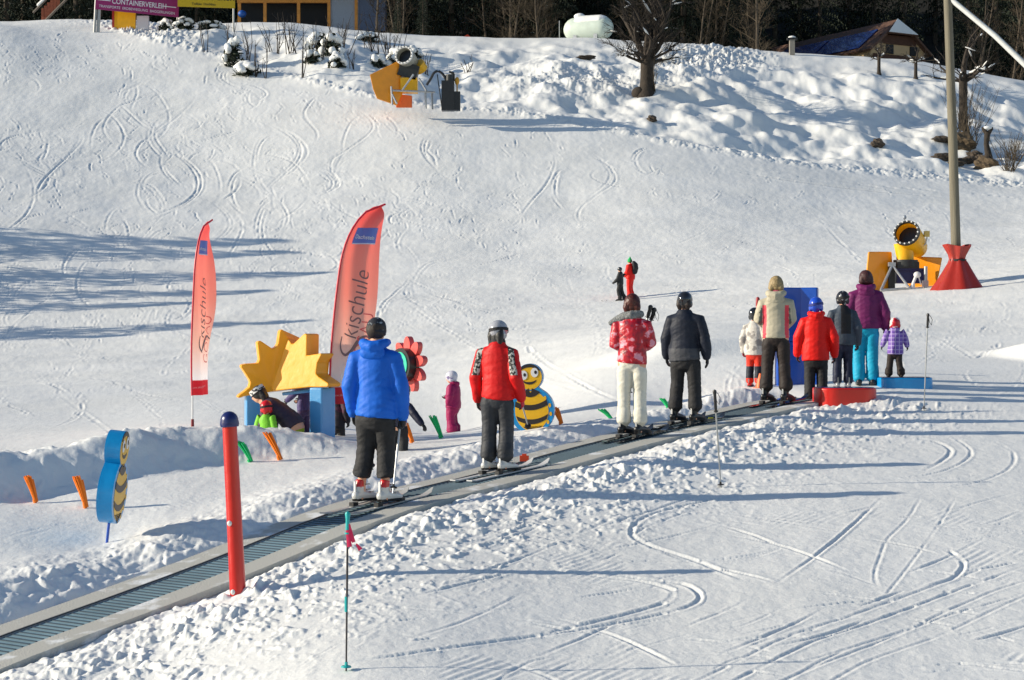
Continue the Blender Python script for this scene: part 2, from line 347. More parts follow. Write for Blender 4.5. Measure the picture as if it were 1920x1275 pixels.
# carved turns on the far slope
for k in range(230):
    if k<60: x=rt.uniform(0,1900); y=rt.uniform(600,760)
    else:
        x=rt.uniform(-50,1950) if rt.random()<.55 else rt.uniform(-50,800); y=rt.uniform(90,600)
    ybd=np.interp(x,[b[0] for b in BND],[b[1] for b in BND])
    if y<ybd+25: continue
    kind=rt.random(); s_=rt.uniform(.6,1.5); s_*= (1.0 if y>200 else .7)
    if kind<.62:   # a turn: hook shape
        w_=rt.uniform(20,75)*s_; h_=rt.uniform(35,120)*s_; sg=rt.choice((-1,1)); o=rt.uniform(.15,.5)
        P=[(x-sg*w_,y-h_*.5),(x-sg*w_*.25,y-h_*.34),(x+sg*w_*.12,y),(x-sg*w_*.1,y+h_*.3),(x-sg*w_*(.5+o),y+h_*.55)]
    elif kind<.8:  # S line running down
        w_=rt.uniform(15,50)*s_; h_=rt.uniform(60,170)*s_; sg=rt.choice((-1,1)); dr=rt.uniform(-30,70)
        P=[(x+sg*w_*math.sin(t*5.5)+dr*t,y+h_*(t-.5)) for t in (0,.15,.3,.45,.6,.75,.9,1)]
    else:          # traverse
        L=rt.uniform(60,260)*s_; a=rt.choice((rt.uniform(.1,.6),rt.uniform(-.35,.0),rt.uniform(.4,1)))
        P=[(x+L*t*math.cos(a),y+L*t*math.sin(a)*.8+8*math.sin(t*3)) for t in (0,.3,.6,1)]
    P=[(a_,b_) for a_,b_ in P]
    if min(b_-np.interp(a_,[q_[0] for q_ in BND],[q_[1] for q_ in BND]) for a_,b_ in P)<6: continue
    dm=d_of([x],[y])[0]; px=dm/F
    n_=rt.choice((1,1,2,3)); 
    for q_ in range(n_): track([(a_+q_*rt.uniform(4,8),b_+q_*rt.uniform(-2,3)) for a_,b_ in P],2.0*px+.01,rt.uniform(.2,.62)*px*1.7*(1 if y>150 else .7),0)
for k in range(1900):     # short scratches between the turns
    x=rt.uniform(-40,1950) if rt.random()<.4 else rt.uniform(-40,1000); y=rt.uniform(70,640); ybd=np.interp(x,[b[0] for b in BND],[b[1] for b in BND])
    if y<ybd+14 or cubic_noise(np.array([x*.006]),np.array([y*.009]),71,2)[0]<-.15: continue
    a=rt.gauss(.75,.35) if rt.random()<.7 else rt.gauss(-.6,.3); L=rt.uniform(9,34); c=rt.uniform(-.25,.25)*L
    P=[(x+L*t*math.cos(a)-c*math.sin(math.pi*t)*math.sin(a),y+L*t*math.sin(a)+c*math.sin(math.pi*t)*math.cos(a)) for t in (0,.33,.66,1)]; px=d_of([x],[y])[0]/F
    track(P,1.7*px,rt.uniform(.2,.9)*px*1.3,0,n=int(L/1.8)+3,calm=1)
# the groomer's line along the piste edge
track([(1280,300),(1450,335),(1600,355),(1800,372),(2000,395)],.09,.08,.0); track([(1280,290),(1450,325),(1600,346),(1800,362),(2000,384)],.06,.05,0)
# tracks behind the two far skiers
def zflat(): return ZZ
ZZ=ZZ+stamp(S,ZZ,4)*(np.abs(perp)>.52)
# groomer's corduroy left in patches of the foreground
cord=np.sin((XX*math.cos(.62)-YY*math.sin(.62)*1)*2*math.pi/.075); pm=sm(.28,.4,cubic_noise(XX*.9,YY*.55,51,2))*(YY<19)*(perp>1.8)*(1-sm(15,19,YY))
ZZ=ZZ+cord*pm*.003
GRID=(COLX,ROWD,ZZ)
def gz(X,Y):
    x=CX+F*X/Y; return float(bil(COLX,ROWD,ZZ,np.array([x]),np.array([Y]))[0])
def at(x,d,lift=0):
    X=(x-CX)/F*d; return Vector((X,d,gz(X,d)+lift))
def ysee(x,d): return CY-F*gz((x-CX)/F*d,d)/d
# --- mesh
ny,nx=ZZ.shape
co=np.stack([XX,YY,ZZ],-1).astype(np.float32).reshape(-1)
me=bpy.data.meshes.new('snow_ground'); me.vertices.add(nx*ny); me.vertices.foreach_set('co',co)
idx=np.arange(nx*ny,dtype=np.int32).reshape(ny,nx); quad=np.stack([idx[:-1,:-1],idx[:-1,1:],idx[1:,1:],idx[1:,:-1]],-1).reshape(-1)
nf=len(quad)//4; me.loops.add(len(quad)); me.loops.foreach_set('vertex_index',quad)
me.polygons.add(nf); me.polygons.foreach_set('loop_start',np.arange(0,nf*4,4,dtype=np.int32)); me.polygons.foreach_set('loop_total',np.full(nf,4,dtype=np.int32))
me.polygons.foreach_set('use_smooth',np.ones(nf,dtype=bool)); me.update(calc_edges=True)
snow=bpy.data.materials.new('snow'); snow.use_nodes=True; N=snow.node_tree.nodes; L=snow.node_tree.links; b=N['Principled BSDF']
b.inputs['Base Color'].default_value=(.82,.83,.85,1); b.inputs['Roughness'].default_value=.62; b.inputs['Specular IOR Level'].default_value=.25
tc=N.new('ShaderNodeTexCoord')
n1=N.new('ShaderNodeTexNoise'); n1.inputs['Scale'].default_value=9; n1.inputs['Detail'].default_value=9; n1.inputs['Roughness'].default_value=.68
n2=N.new('ShaderNodeTexNoise'); n2.inputs['Scale'].default_value=1.4; n2.inputs['Detail'].default_value=8; n2.inputs['Roughness'].default_value=.7
L.new(tc.outputs['Object'],n1.inputs['Vector']); L.new(tc.outputs['Object'],n2.inputs['Vector'])
b1=N.new('ShaderNodeBump'); b1.inputs['Distance'].default_value=.016; b1.inputs['Strength'].default_value=.6; L.new(n1.outputs['Fac'],b1.inputs['Height'])
b2=N.new('ShaderNodeBump'); b2.inputs['Distance'].default_value=.055; b2.inputs['Strength'].default_value=.24; L.new(n2.outputs['Fac'],b2.inputs['Height']); L.new(b1.outputs[0],b2.inputs['Normal'])
L.new(b2.outputs[0],b.inputs['Normal'])
n3=N.new('ShaderNodeTexNoise'); n3.inputs['Scale'].default_value=.35; n3.inputs['Detail'].default_value=6; L.new(tc.outputs['Object'],n3.inputs['Vector'])
cr=N.new('ShaderNodeValToRGB'); cr.color_ramp.elements[0].position=.3; cr.color_ramp.elements[0].color=(.80,.80,.772,1); cr.color_ramp.elements[1].position=.65; cr.color_ramp.elements[1].color=(.86,.86,.835,1)
L.new(n3.outputs['Fac'],cr.inputs[0]); L.new(cr.outputs[0],b.inputs['Base Color'])
me.materials.append(snow)
ground=bpy.data.objects.new('snow_ground',me); COL.objects.link(ground); tag(ground,kind='structure')
# ------------------------------------------------------------------ soft bodies and clothing
def remesh(mb,voxel,smooth=4,fac=.5):
    me=bpy.data.meshes.new('tmp'); me.from_pydata(mb.v,[],mb.f)
    bm=bmesh.new(); bm.from_mesh(me); bmesh.ops.recalc_face_normals(bm,faces=bm.faces); bm.to_mesh(me); bm.free()
    o=bpy.data.objects.new('tmp',me); COL.objects.link(o)
    r=o.modifiers.new('r','REMESH'); r.mode='VOXEL'; r.voxel_size=voxel; r.adaptivity=0
    if smooth:
        s=o.modifiers.new('s','SMOOTH'); s.factor=fac; s.iterations=smooth
    dg=bpy.context.evaluated_depsgraph_get(); dg.update()
    out=bpy.data.meshes.new_from_object(o.evaluated_get(dg)); bpy.data.objects.remove(o); bpy.data.meshes.remove(me)
    return out
def soft(name,mb,voxel,mats,parent,smooth=4,wr=0,ws=(9,14),seed=1,pick=None,fac=.5):
    me=remesh(mb,voxel,smooth,fac); me.name=name
    n=len(me.vertices); co=np.empty(n*3,np.float32); me.vertices.foreach_get('co',co); co=co.reshape(-1,3)
    if wr:
        no=np.empty(n*3,np.float32); me.vertices.foreach_get('normal',no); no=no.reshape(-1,3)
        a=co[:,0]*ws[0]*.8+co[:,2]*ws[0]*.9+co[:,1]*6+np.sin(co[:,2]*7)*.8; c=co[:,2]*ws[1]*1.25+co[:,1]*ws[0]*.8-co[:,0]*ws[0]*.7
        d=cubic_noise(a*.55,c,seed,3,.5,ridge=True)*.55+cubic_noise(a*.45+9,c*.35,seed+7,2)*.7
        co+=no*(d*wr)[:,None]; me.vertices.foreach_set('co',co.reshape(-1))
    mats=mats if isinstance(mats,(list,tuple)) else [mats]
    for m_ in mats: me.materials.append(m_)
    me.polygons.foreach_set('use_smooth',np.ones(len(me.polygons),bool))
    if pick:
        m=len(me.polygons); ce=np.empty(m*3,np.float32); me.polygons.foreach_get('center',ce); ce=ce.reshape(-1,3)
        nn=np.empty(m*3,np.float32); me.polygons.foreach_get('normal',nn); nn=nn.reshape(-1,3)
        me.polygons.foreach_set('material_index',np.asarray(pick(ce,nn)).astype(np.int32))
    me.update(); o=bpy.data.objects.new(name,me); COL.objects.link(o)
    if parent is not None: o.parent=parent
    return o
skin=mat('skin',srgb(214,160,130),.55,var=.08,vscale=20); dark_eye=mat('eye',(.02,.015,.01),.2)
black_fabric=mat('black fabric',(.012,.012,.014),.75,var=.3,vscale=14,bump=.004,bscale=45,sheen=.1)
black_plastic=mat('black plastic',(.012,.012,.014),.35,var=.2); black_gloss=mat('black gloss',(.012,.013,.016),.12,coat=.6)
grey_metal=mat('grey metal',(.35,.36,.37),.35,metal=.8,var=.15); white_plastic=mat('white plastic',(.72,.72,.70),.35,var=.05)
def hand_mb(side,curl=.5,k=1.0,thick=1.0):
    """wrist at origin, fingers along -z, thumb towards +y, palm facing the body (-side*x)"""
    m=MB(); t=thick
    m.tube([(0,0,.03*k),(0,0,-.02*k),(0,0,-.06*k),(0,0,-.095*k)],[(.022*t*k,.030*t*k),(.020*t*k,.036*t*k),(.019*t*k,.043*t*k),(.015*t*k,.040*t*k)],12,up=(1,0,0),round_=2)
    for y,l,a in ((.032,.070,0),(.011,.080,.03),(-.011,.074,.05),(-.031,.058,.1)):
        p=[Vector((0,y*k,-.085*k))]; ang=.15+a
        for j in range(3):
            ang+=curl*(.75-.1*j); L_=l*k*(.45,.31,.24)[j]
            p.append(p[-1]+Vector((-side*math.sin(ang)*L_,y*.12*L_/.03,-math.cos(ang)*L_)))
        m.tube(p,[.0115*t*k,.011*t*k,.0105*t*k,.009*t*k],8,round_=2)
    m.tube([(-side*.004,.026*k,-.02*k),(-side*.012*k,.052*k,-.045*k),(-side*.022*k,.062*k,-.072*k),(-side*.03*k,.06*k,-.095*k)],[.014*t*k,.0135*t*k,.012*t*k,.010*t*k],8,round_=2)
    return m
def orient(mb,origin,dirv,fwd=(0,1,0)):
    """turn a limb piece built along -z so that it points along dirv, +y kept towards fwd"""
    z=-Vector(dirv).normalized(); y=Vector(fwd)-z*Vector(fwd).dot(z)
    if y.length<.05: y=Vector((0,0,1))-z*z.z
    y.normalize(); x=y.cross(z); M=Matrix((x,y,z)).transposed(); o=Vector(origin)
    mb.v=[tuple(M@Vector(v)+o) for v in mb.v]; return mb
def A_(w=.160,f=.026,e=.150,z=.475): return [[(-.104,0,.775),(-e,-.016,.625),(-w,f,z)],[(.104,0,.775),(e,-.016,.625),(w,f,z)]]
def person(x,d,H,label,face=0,z=None,sink=0,group=None,jacket=black_fabric,jpick=None,pants=black_fabric,ppick=None,head='beanie',headmat=None,headmat2=None,strap=None,
           hair=None,hairlen=0,gloves=black_fabric,boots=black_plastic,bootmat2=None,skis=None,ski_len=1.3,ski_face=None,arms=None,legs=None,spine=None,head_yaw=0,head_pitch=0,
           bulk=1.0,hem=.47,hood=False,collar=None,pack=None,long_hair=False,fingers=.45,goggles=False,flare=1.0,leg_bulk=1.0,headscale=1.0,loc=None,wr=1.0,mitt=1.0,seed=1,eyes=False,slope=0.0,pant_end=.06):
    """H: height of the person without skis; every joint is given in units of H, facing +y"""
    P=Vector(loc) if loc is not None else at(x,d)
    if z is not None: P.z=z
    P.z-=sink
    T=thing('person',label,'person',P,-R(face),group)
    S_=H; vx=.0115*max(H/1.7,.55)
    sp=spine or [(0,.0,hem),(0,0,.53),(0,.0,.62),(0,.0,.72),(0,-.004,.778),(0,.0,.822),(0,.004,.858)]
    sp=[Vector(p)*H for p in sp]
    tw=[(.112,.076),(.109,.078),(.099,.072),(.106,.074),(.098,.068),(.064,.056),(.045,.046)]
    legs=legs or [[(-.052,0,.50),(-.056,.026,.27),(-.058,-.004,.085),(-.058,.0,0)],[(.052,0,.50),(.056,.026,.27),(.058,-.004,.085),(.058,0,0)]]
    arms=arms or A_()
    jr=random.Random(seed*7+1); J=lambda k:jr.uniform(-k,k)
    sw=J(.012); sp=[(p[0]+sw*min(1,max(0,(.9-abs(p[2]-.55)*2)))+J(.003),p[1]+J(.004),p[2]) for p in (spine or [(0,.0,hem),(0,0,.53),(0,.0,.62),(0,.0,.72),(0,-.004,.778),(0,.0,.822),(0,.004,.858)])]; sp=[Vector(p)*H for p in sp]
    legs=[[l[0],(l[1][0]+J(.006),l[1][1]+J(.014),l[1][2]),l[2],l[3]] for l in legs]; arms=[[a[0],(a[1][0]+J(.010),a[1][1]+J(.02),a[1][2]+J(.008)),(a[2][0]+J(.010),a[2][1]+J(.03),a[2][2]+J(.010))] for a in arms]
    head_yaw+=J(9); head_pitch+=J(5)
    legs=[[Vector(p)*H for p in l] for l in legs]; arms=[[Vector(p)*H for p in a] for a in arms]
    nk=sp[-1]; up=(sp[-1]-sp[-3]).normalized()
    hs=H*headscale; HM=Matrix.Rotation(-R(head_yaw),3,'Z')@Matrix.Rotation(-R(head_pitch),3,'X')
    hc=nk+up*.004*H+HM@Vector((0,.010*hs,.060*hs))
    # body: one continuous surface under the clothes
    b=MB(); b.tube(sp,[(a*H*.86,c*H*.84) for a,c in tw],14,round_=3)
    b.tube([sp[-2],nk+up*.03*H],[.032*H,.030*H],10)
    hp=sp[0]+Vector((0,0,.0))
    for l in legs: b.tube([hp*.35+l[0]*.65,l[0],l[1],l[2],l[3]+Vector((0,0,.02*H))],[.05*H,.052*H,.035*H,.024*H,.022*H],10,round_=2); b.tube([l[3]+Vector((0,-.02*H,.02*H)),l[3]+Vector((0,.09*H,.015*H))],[.02*H,.018*H],8,round_=2)
    for i,a in enumerate(arms):
        b.tube([sp[-3]*.5+a[0]*.5,a[0],a[1],a[2]],[.035*H,.031*H,.024*H,.017*H],10,round_=2)
        dv=(a[2]-a[1]); hm=orient(hand_mb(-1 if i==0 else 1,fingers,H/1.78,.8),a[2],dv); b.add(hm.v,hm.f)
    hb=MB()
    hb.ball((0,-.004*hs,.008*hs),(.0445*hs,.054*hs,.054*hs),14,10); hb.ball((0,.012*hs,-.024*hs),(.034*hs,.040*hs,.040*hs),12,8)
    hb.ball((0,.028*hs,-.045*hs),(.017*hs,.017*hs,.013*hs)); hb.tube([(0,.048*hs,.008*hs),(0,.060*hs,-.012*hs),(0,.052*hs,-.018*hs)],[.006*hs,.0085*hs,.008*hs],8,round_=2)
    hb.ball((0,.047*hs,-.031*hs),(.013*hs,.007*hs,.006*hs)); hb.ball((0,.045*hs,.015*hs),(.028*hs,.007*hs,.005*hs))
    for s_ in(-1,1): hb.ball((s_*.045*hs,-.002*hs,-.006*hs),(.006*hs,.011*hs,.018*hs),8,6)
    b.add([tuple(HM@Vector(v)+hc) for v in hb.v],hb.f)
    soft('body',b,vx*1.05,skin,T,2)
    if eyes:
        for s_ in(-1,1):
            e=MB(); e.ball(HM@Vector((s_*.018*hs,.0475*hs,.004*hs))+hc,(.0062*hs,.004*hs,.0042*hs),8,6); e.build('eye',dark_eye,T)
    # trousers
    m=MB(); B=leg_bulk
    m.tube([sp[0]+Vector((0,0,-.015*H)),sp[1],sp[2]],[(.094*H*B,.066*H*B),(.094*H*B,.066*H*B),(.08*H*B,.058*H*B)],14,round_=2)
    for l in legs:
        k2=(l[1]+l[2])/2
        m.tube([hp*.3+l[0]*.7,l[0]*.75+l[1]*.25,l[1]+(l[0]-l[1])*.12,k2,l[2]+Vector((0,.0,.045*H)),l[3]+(l[2]-l[3])*(pant_end/.085)],[.058*H*B,.057*H*B,.048*H*B,.047*H*B,(.048*H*B*flare,.050*H*B*flare),(.049*H*B*flare,.053*H*B*flare)],14,round_=1)
    soft('trousers',m,vx,pants,T,5,wr*.0056*H,(9,14),seed+3,ppick)
    # jacket
    m=MB(); m.tube(sp,[(a*H*bulk,c*H*bulk) for a,c in tw],18)
    for i,a in enumerate(arms):
        sh=sp[-3]*.45+a[0]*.55+Vector((0,0,.008*H)); el=a[1]; q1=a[0]*.5+el*.5; q2=el*.5+a[2]*.5
        m.tube([sh,a[0]+(a[0]-sh)*.02,q1,el,q2,a[2]],[(.044*H*bulk)]+[(.046*H*bulk),(.044*H*bulk),(.043*H*bulk),(.040*H*bulk),(.034*H*bulk)],12,round_=2)
    soft('jacket',m,vx,jacket,T,5,wr*.0060*H,(7,9.5),seed,jpick)
    # gloves
    for i,a in enumerate(arms):
        dv=(a[2]-a[1]).normalized(); hm=orient(hand_mb(-1 if i==0 else 1,fingers,H/1.75*mitt,1.12),a[2]+dv*.004*H,dv)
        hm.tube([a[2]-dv*.028*H,a[2]+dv*.008*H],[.030*H,.026*H],10)
        soft('glove',hm,.0062*max(H/1.75,.6),gloves,T,2)
    # boots
    for i,l in enumerate(legs):
        f=l[3]; k=H/1.75; k=max(k,.5); yaw=Matrix.Rotation(-R((ski_face or 0)),3,'Z'); m=MB()
        m.tube([(0,-.075*k,.055*k),(0,-.02*k,.06*k),(0,.10*k,.048*k),(0,.19*k,.036*k)],[(.045*k,.048*k),(.050*k,.055*k),(.050*k,.042*k),(.040*k,.028*k)],12,round_=2)
        m.tube([(0,-.030*k,.05*k),(0,-.028*k,.13*k),(0,-.012*k,.20*k)],[(.046*k,.054*k),(.046*k,.054*k),(.044*k,.050*k)],12)
        m.box((0,.05*k,.012*k),(.075*k,.29*k,.024*k))
        m.v=[tuple(yaw@Vector(v)+f) for v in m.v]
        fz=f.z; bo=soft('boot',m,.0075*k,[boots,bootmat2 or boots,black_plastic],T,2,pick=lambda c,n,fz=fz,k=k:np.where(c[:,2]-fz<.026*k,2,np.where(c[:,2]-fz>.135*k,1,0)))
        bk=MB(); bk.box(yaw@Vector((0,-.092*k,.13*k))+f,(.022*k,.014*k,.12*k),yaw); bk.build('heel_spine',grey_metal if bootmat2 is None else white_plastic,bo)
        if bootmat2 is not None and H>1.5:
            for zz_,yy_ in ((.085,.09),(.11,.04),(.16,.03)):
                bk=MB(); bk.box(yaw@Vector((.050*k,yy_*k,zz_*k))+f,(.014*k,.05*k,.014*k),yaw); bk.build('buckle',grey_metal,bo)
        if skis is not None:
            m=MB(); pts=[];n_=18; L_=ski_len
            y0=-L_*.44; 
            prof=[]
            for q_ in range(n_+1):
                t=q_/n_; yy=y0+L_*t; zz=.012+(.055*max(0,(t-.88)/.12)**2 if t>.88 else 0)+(.012*max(0,(.04-t)/.04)); wd=.040*(1-.25*math.sin(math.pi*min(t/.9,1)))
                if t>.94: wd*=math.sqrt(max(.05,1-((t-.94)/.06)**2))
                prof.append((yy,zz-.012,wd))
            vs=[];fs=[]
            for yy,zz,wd in prof: vs+=[(-wd,yy,zz),(wd,yy,zz),(wd,yy,zz+.012),(-wd,yy,zz+.012)]
            for q_ in range(n_):
                for e in range(4): fs.append((q_*4+e,q_*4+(e+1)%4,q_*4+4+(e+1)%4,q_*4+4+e))
            fs+=[(3,2,1,0),(n_*4,n_*4+1,n_*4+2,n_*4+3)]; m.add(vs,fs)
            m.v=[tuple(yaw@Vector((v[0],v[1],v[2]+v[1]*slope))+f+Vector((0,0,-.042))) for v in m.v]; so_=m.build('ski',skis,T)
            for yb_,sz in ((-.11*k,(.055,.07,.035)),(.20*k,(.055,.08,.035))):
                bd=MB(); bd.box((0,yb_,-.012+yb_*slope),sz); bd.v=[tuple(yaw@Vector(v)+f) for v in bd.v]; bd.build('binding',black_plastic,so_)
    def hx(v): return HM@Vector(v)*1.0+hc
    # hair
    if hair is not None:
        m=MB(); m.ball(hx((0,-.010*hs,.010*hs)),(.054*hs,.060*hs,.060*hs),14,10,rot=HM)
        if hairlen:
            for s_ in(-1,0,1): m.tube([hx((s_*.030*hs,-.030*hs,.01*hs)),hx((s_*.034*hs,-.036*hs,-.03*hs)),hx((s_*.032*hs,-.034*hs,-.03*hs-hairlen*H))],[(.026*hs),(.027*hs),(.018*hs)],10,round_=2)
        soft('hair',m,vx*.8,hair,T,3,.003*H,(60,6),seed+9)
    hm_=headmat or black_plastic
    if head in('beanie','bobble','cone'):
        m=MB(); m.ball(hx((0,-.006*hs,.018*hs)),(.054*hs,.062*hs,.058*hs),16,10,rot=HM); m.tube([hx((0,-.012*hs,-.016*hs)),hx((0,-.004*hs,.012*hs))],[(.054*hs,.061*hs),(.055*hs,.062*hs)],16)
        if head=='cone': m.tube([hx((0,-.01*hs,.05*hs)),hx((0,-.02*hs,.115*hs))],[.045*hs,.010*hs],12,round_=2)
        soft('hat',m,vx*.7,hm_,T,2)
    elif head=='helmet':
        m=MB(); m.ball(hx((0,-.006*hs,.016*hs)),(.060*hs,.070*hs,.064*hs),18,12,rot=HM)
        for s_ in(-1,1): m.ball(hx((s_*.045*hs,-.006*hs,-.018*hs)),(.018*hs,.030*hs,.032*hs),10,8,rot=HM)
        m.tube([hx((0,-.030*hs,-.030*hs)),hx((0,-.022*hs,.0))],[(.044*hs,.036*hs),(.054*hs,.045*hs)],14,round_=1)
        o=soft('helmet',m,vx*.7,[hm_,headmat2 or hm_],T,2,pick=(lambda c,n,z0=hc.z-.012*hs:np.where(c[:,2]<z0,1,0)) if headmat2 else None)
        if strap is not None:
            g=MB(); ring=[]; n_=24; vs=[];fs=[]
            for q_ in range(n_):
                a_=2*math.pi*q_/n_
                for dz_,k_ in ((-.010,1.045),(.010,1.045),(.010,.97),(-.010,.97)):
                    c0=.016+.0; zz_=.012+dz_+.010*math.cos(a_); rr=math.sqrt(max(.1,1-((zz_-c0)/.066)**2))
                    vs.append(hx((math.cos(a_)*.061*hs*rr*k_,-.006*hs+math.sin(a_)*.071*hs*rr*k_,zz_*hs)))
            for q_ in range(n_):
                for e in range(4): fs.append((q_*4+e,q_*4+(e+1)%4,((q_+1)%n_)*4+(e+1)%4,((q_+1)%n_)*4+e))
            g.add(vs,fs); st_=g.build('goggle_strap',strap,o)
        if goggles:
            g=MB(); g.ball(hx((0,.052*hs,.008*hs)),(.040*hs,.022*hs,.021*hs),14,8,rot=HM); g.build('goggles',black_gloss,o)
    if hood:
        m=MB(); c_=sp[-2]+Vector((0,-.052*H,.012*H))
        m.tube([c_+Vector((x_*H,y_*H,z_*H)) for x_,y_,z_ in ((-.062,.075,.026),(-.062,.030,.024),(-.040,-.008,.010),(0,-.018,.002),(.040,-.008,.010),(.062,.030,.024),(.062,.075,.026))],[.020*H,.025*H,.030*H,.034*H,.030*H,.025*H,.020*H],10,up=(0,0,1),round_=2)
        m.ball(c_+Vector((0,-.006*H,-.030*H)),(.072*H,.028*H,.040*H),14,10)
        soft('hood',m,vx*.85,jacket[0] if isinstance(jacket,(list,tuple)) else jacket,T,4,.004*H,(16,16),seed+5)
    if collar is not None:
        m=MB(); m.tube([sp[-2]+Vector((0,0,-.004*H)),nk+up*.004*H,nk+up*.020*H],[(.056*H,.052*H),(.052*H,.052*H),(.046*H,.046*H)],14,round_=1); soft('scarf',m,vx*.8,collar,T,2,.003*H,(30,30),seed+4)
    return T,dict(sp=sp,arms=arms,legs=legs,hc=hc,HM=HM,H=H,P=P)
def local_to_world(T,v): return Matrix.Rotation(T.rotation_euler.z,3,'Z')@Vector(v)+Vector(T.location)
def ski_pole(p_top,p_bot,label,group=None,shaft=None,grip=None,strapmat=None,basket=None,strap=True,r=.009,name='ski_pole',gl=.12):
    a=Vector(p_top); b_=Vector(p_bot); T=thing(name,label,'ski pole',b_,0,group); a=a-b_; o0=Vector((0,0,0)); ax=a.normalized()
    m=MB(); m.tube([o0,a*.6,a],[r*.75,r,r],10); m.build('shaft',shaft or grey_metal,T)
    g=MB(); g.tube([a-ax*gl,a-ax*gl*.75,a-ax*.03,a+ax*.004],[r*1.4,r*1.9,r*1.75,r*2.5],10,round_=2); g.tube([a-ax*gl*1.02,a-ax*gl*.93],[r*2.6,r*2.6],10); g.build('grip',grip or black_plastic,T)
    k=MB(); k.tube([ax*.055,ax*.065],[.036,.030],14); k.tube([ax*.065,ax*.09],[.012,.010],8); k.build('basket',basket or black_plastic,T)
    if strap:
        s=MB(); q=a; s.tube([q,q+Vector((.03,0,-.01)),q+Vector((.055,0,-.06)),q+Vector((.045,0,-.13)),q+Vector((.02,0,-.09)),q+Vector((.008,0,-.02))],[(.012,.003)]*6,6,up=(0,1,0)); s.build('wrist_strap',strapmat or black_fabric,T)
    return T
# ------------------------------------------------------------------ the people
def nylon(name,c,var=.12,rough=.5,bump=.003,bscale=28): return mat(name,c,max(rough,.58),spec=.3,var=var,vscale=7,bump=bump,bscale=bscale,sheen=.15)
BELT_TOP=.018
def belt_surface(x): 
    s=(CX+F*BB-x)/13.9; d=F/s; a=((BB*d)*BB+d)/BN; return d,float(belt_z(a))+BELT_TOP
blue=nylon('blue nylon',srgb(14,98,205),.1,.42); 
x=703; d,z=belt_surface(698)
beanie=two_tone('patterned knit',(.012,.015,.025),(.35,.4,.45),26,.62,.03,.8)
boot_w=mat('white boot shell',(.62,.62,.60),.3,coat=.3); boot_r=mat('red boot cuff',srgb(200,30,20),.3,coat=.4); ski_w=mat('pale ski top',(.42,.42,.40),.35,coat=.3)
A=lambda w=.165,f=.03,e=.165,z=.485:A_(w,f,e-.010,z)
p1,k1=person(x,d,1.77,'man in a bright blue hooded jacket and patterned beanie standing on the conveyor',face=14,z=z-.002,jacket=blue,head='beanie',headmat=beanie,
    hair=mat('dark hair',(.03,.02,.015),.7),boots=boot_w,bootmat2=boot_r,skis=ski_w,ski_len=1.22,pant_end=.128,ski_face=24,slope=.10,bulk=1.02,hem=.455,hood=True,arms=A(.143,.03,.150,.470),leg_bulk=1.05,group='people riding the conveyor',seed=3,
    legs=[[(-.052,0,.50),(-.066,.026,.27),(-.074,-.004,.10),(-.076,.0,0)],[(.052,0,.50),(.058,.026,.27),(.060,-.004,.10),(.064,0,0)]])
h=local_to_world(p1,k1['arms'][1][2]+Vector((-.03,.03,-.07)))
ski_pole(h+Vector((.0,0,.06)),h+Vector((-.06,-.25,-.66)),'pale ski pole hanging from the right hand of the man in blue',shaft=mat('pale shaft',(.5,.5,.5),.3,metal=.3),strap=False,r=.011)
hl=local_to_world(p1,k1['arms'][0][2]+Vector((.02,.05,-.07)))
ski_pole(hl+Vector((0,0,.06)),hl+Vector((.12,.45,-.52)),'ski pole in the left hand of the man in blue, mostly hidden by his leg',strap=False)
# woman in red
redj=nylon('red nylon',srgb(205,18,20),.1,.5); pat=two_tone('black and white print',(.01,.01,.01),(.45,.45,.42),38,.52,.02,.6)
silver=mat('silver helmet',(.36,.36,.39),.18,metal=.5,coat=.5)
helm_sr=two_tone('silver and red helmet',srgb(200,40,40),(.36,.37,.41),3.5,.42,.02,.2)
charc=nylon('charcoal cloth',(.035,.038,.045),.25,.6)
x=932; d,z=belt_surface(928)
def pk(c,n): 
    H=1.60; return np.where((c[:,2]>.62*H)&(c[:,2]<.83*H)&(np.abs(c[:,0])>.085*H+(.80*H-c[:,2])*.13)&(np.abs(c[:,0])<.122*H+(.80*H-c[:,2])*.22),1,0)
p2,k2=person(x,d,1.57,'woman in a red jacket with patterned shoulders and a silver helmet on the conveyor',face=18,z=z-.002,jacket=[redj,pat],jpick=pk,pants=charc,
    head='helmet',headmat=helm_sr,headmat2=silver,strap=black_fabric,goggles=True,hair=mat('black hair',(.008,.007,.007),.5),hairlen=.075,collar=black_fabric,head_yaw=22,gloves=two_tone('red and black glove',(.02,.015,.015),srgb(190,25,50),14,.5,.02,.6),
    boots=mat('white ski boot',(.6,.6,.58),.3,coat=.3),bootmat2=mat('yellow boot cuff',srgb(225,205,30),.3),skis=mat('white ski top',(.55,.55,.55),.35),ski_len=1.25,pant_end=.085,ski_face=24,slope=.10,bulk=1.02,hem=.48,flare=1.05,leg_bulk=1.06,group='people riding the conveyor',seed=11,arms=A(.160,.035,.158,.475))
h=local_to_world(p2,k2['arms'][1][2]+Vector((-.03,.04,-.05))); ski_pole(h+Vector((.0,0,.07)),h+Vector((.10,.65,-.30)),'ski pole in the right hand of the woman with the silver helmet',shaft=mat('light shaft',(.5,.5,.5),.3),strap=False)
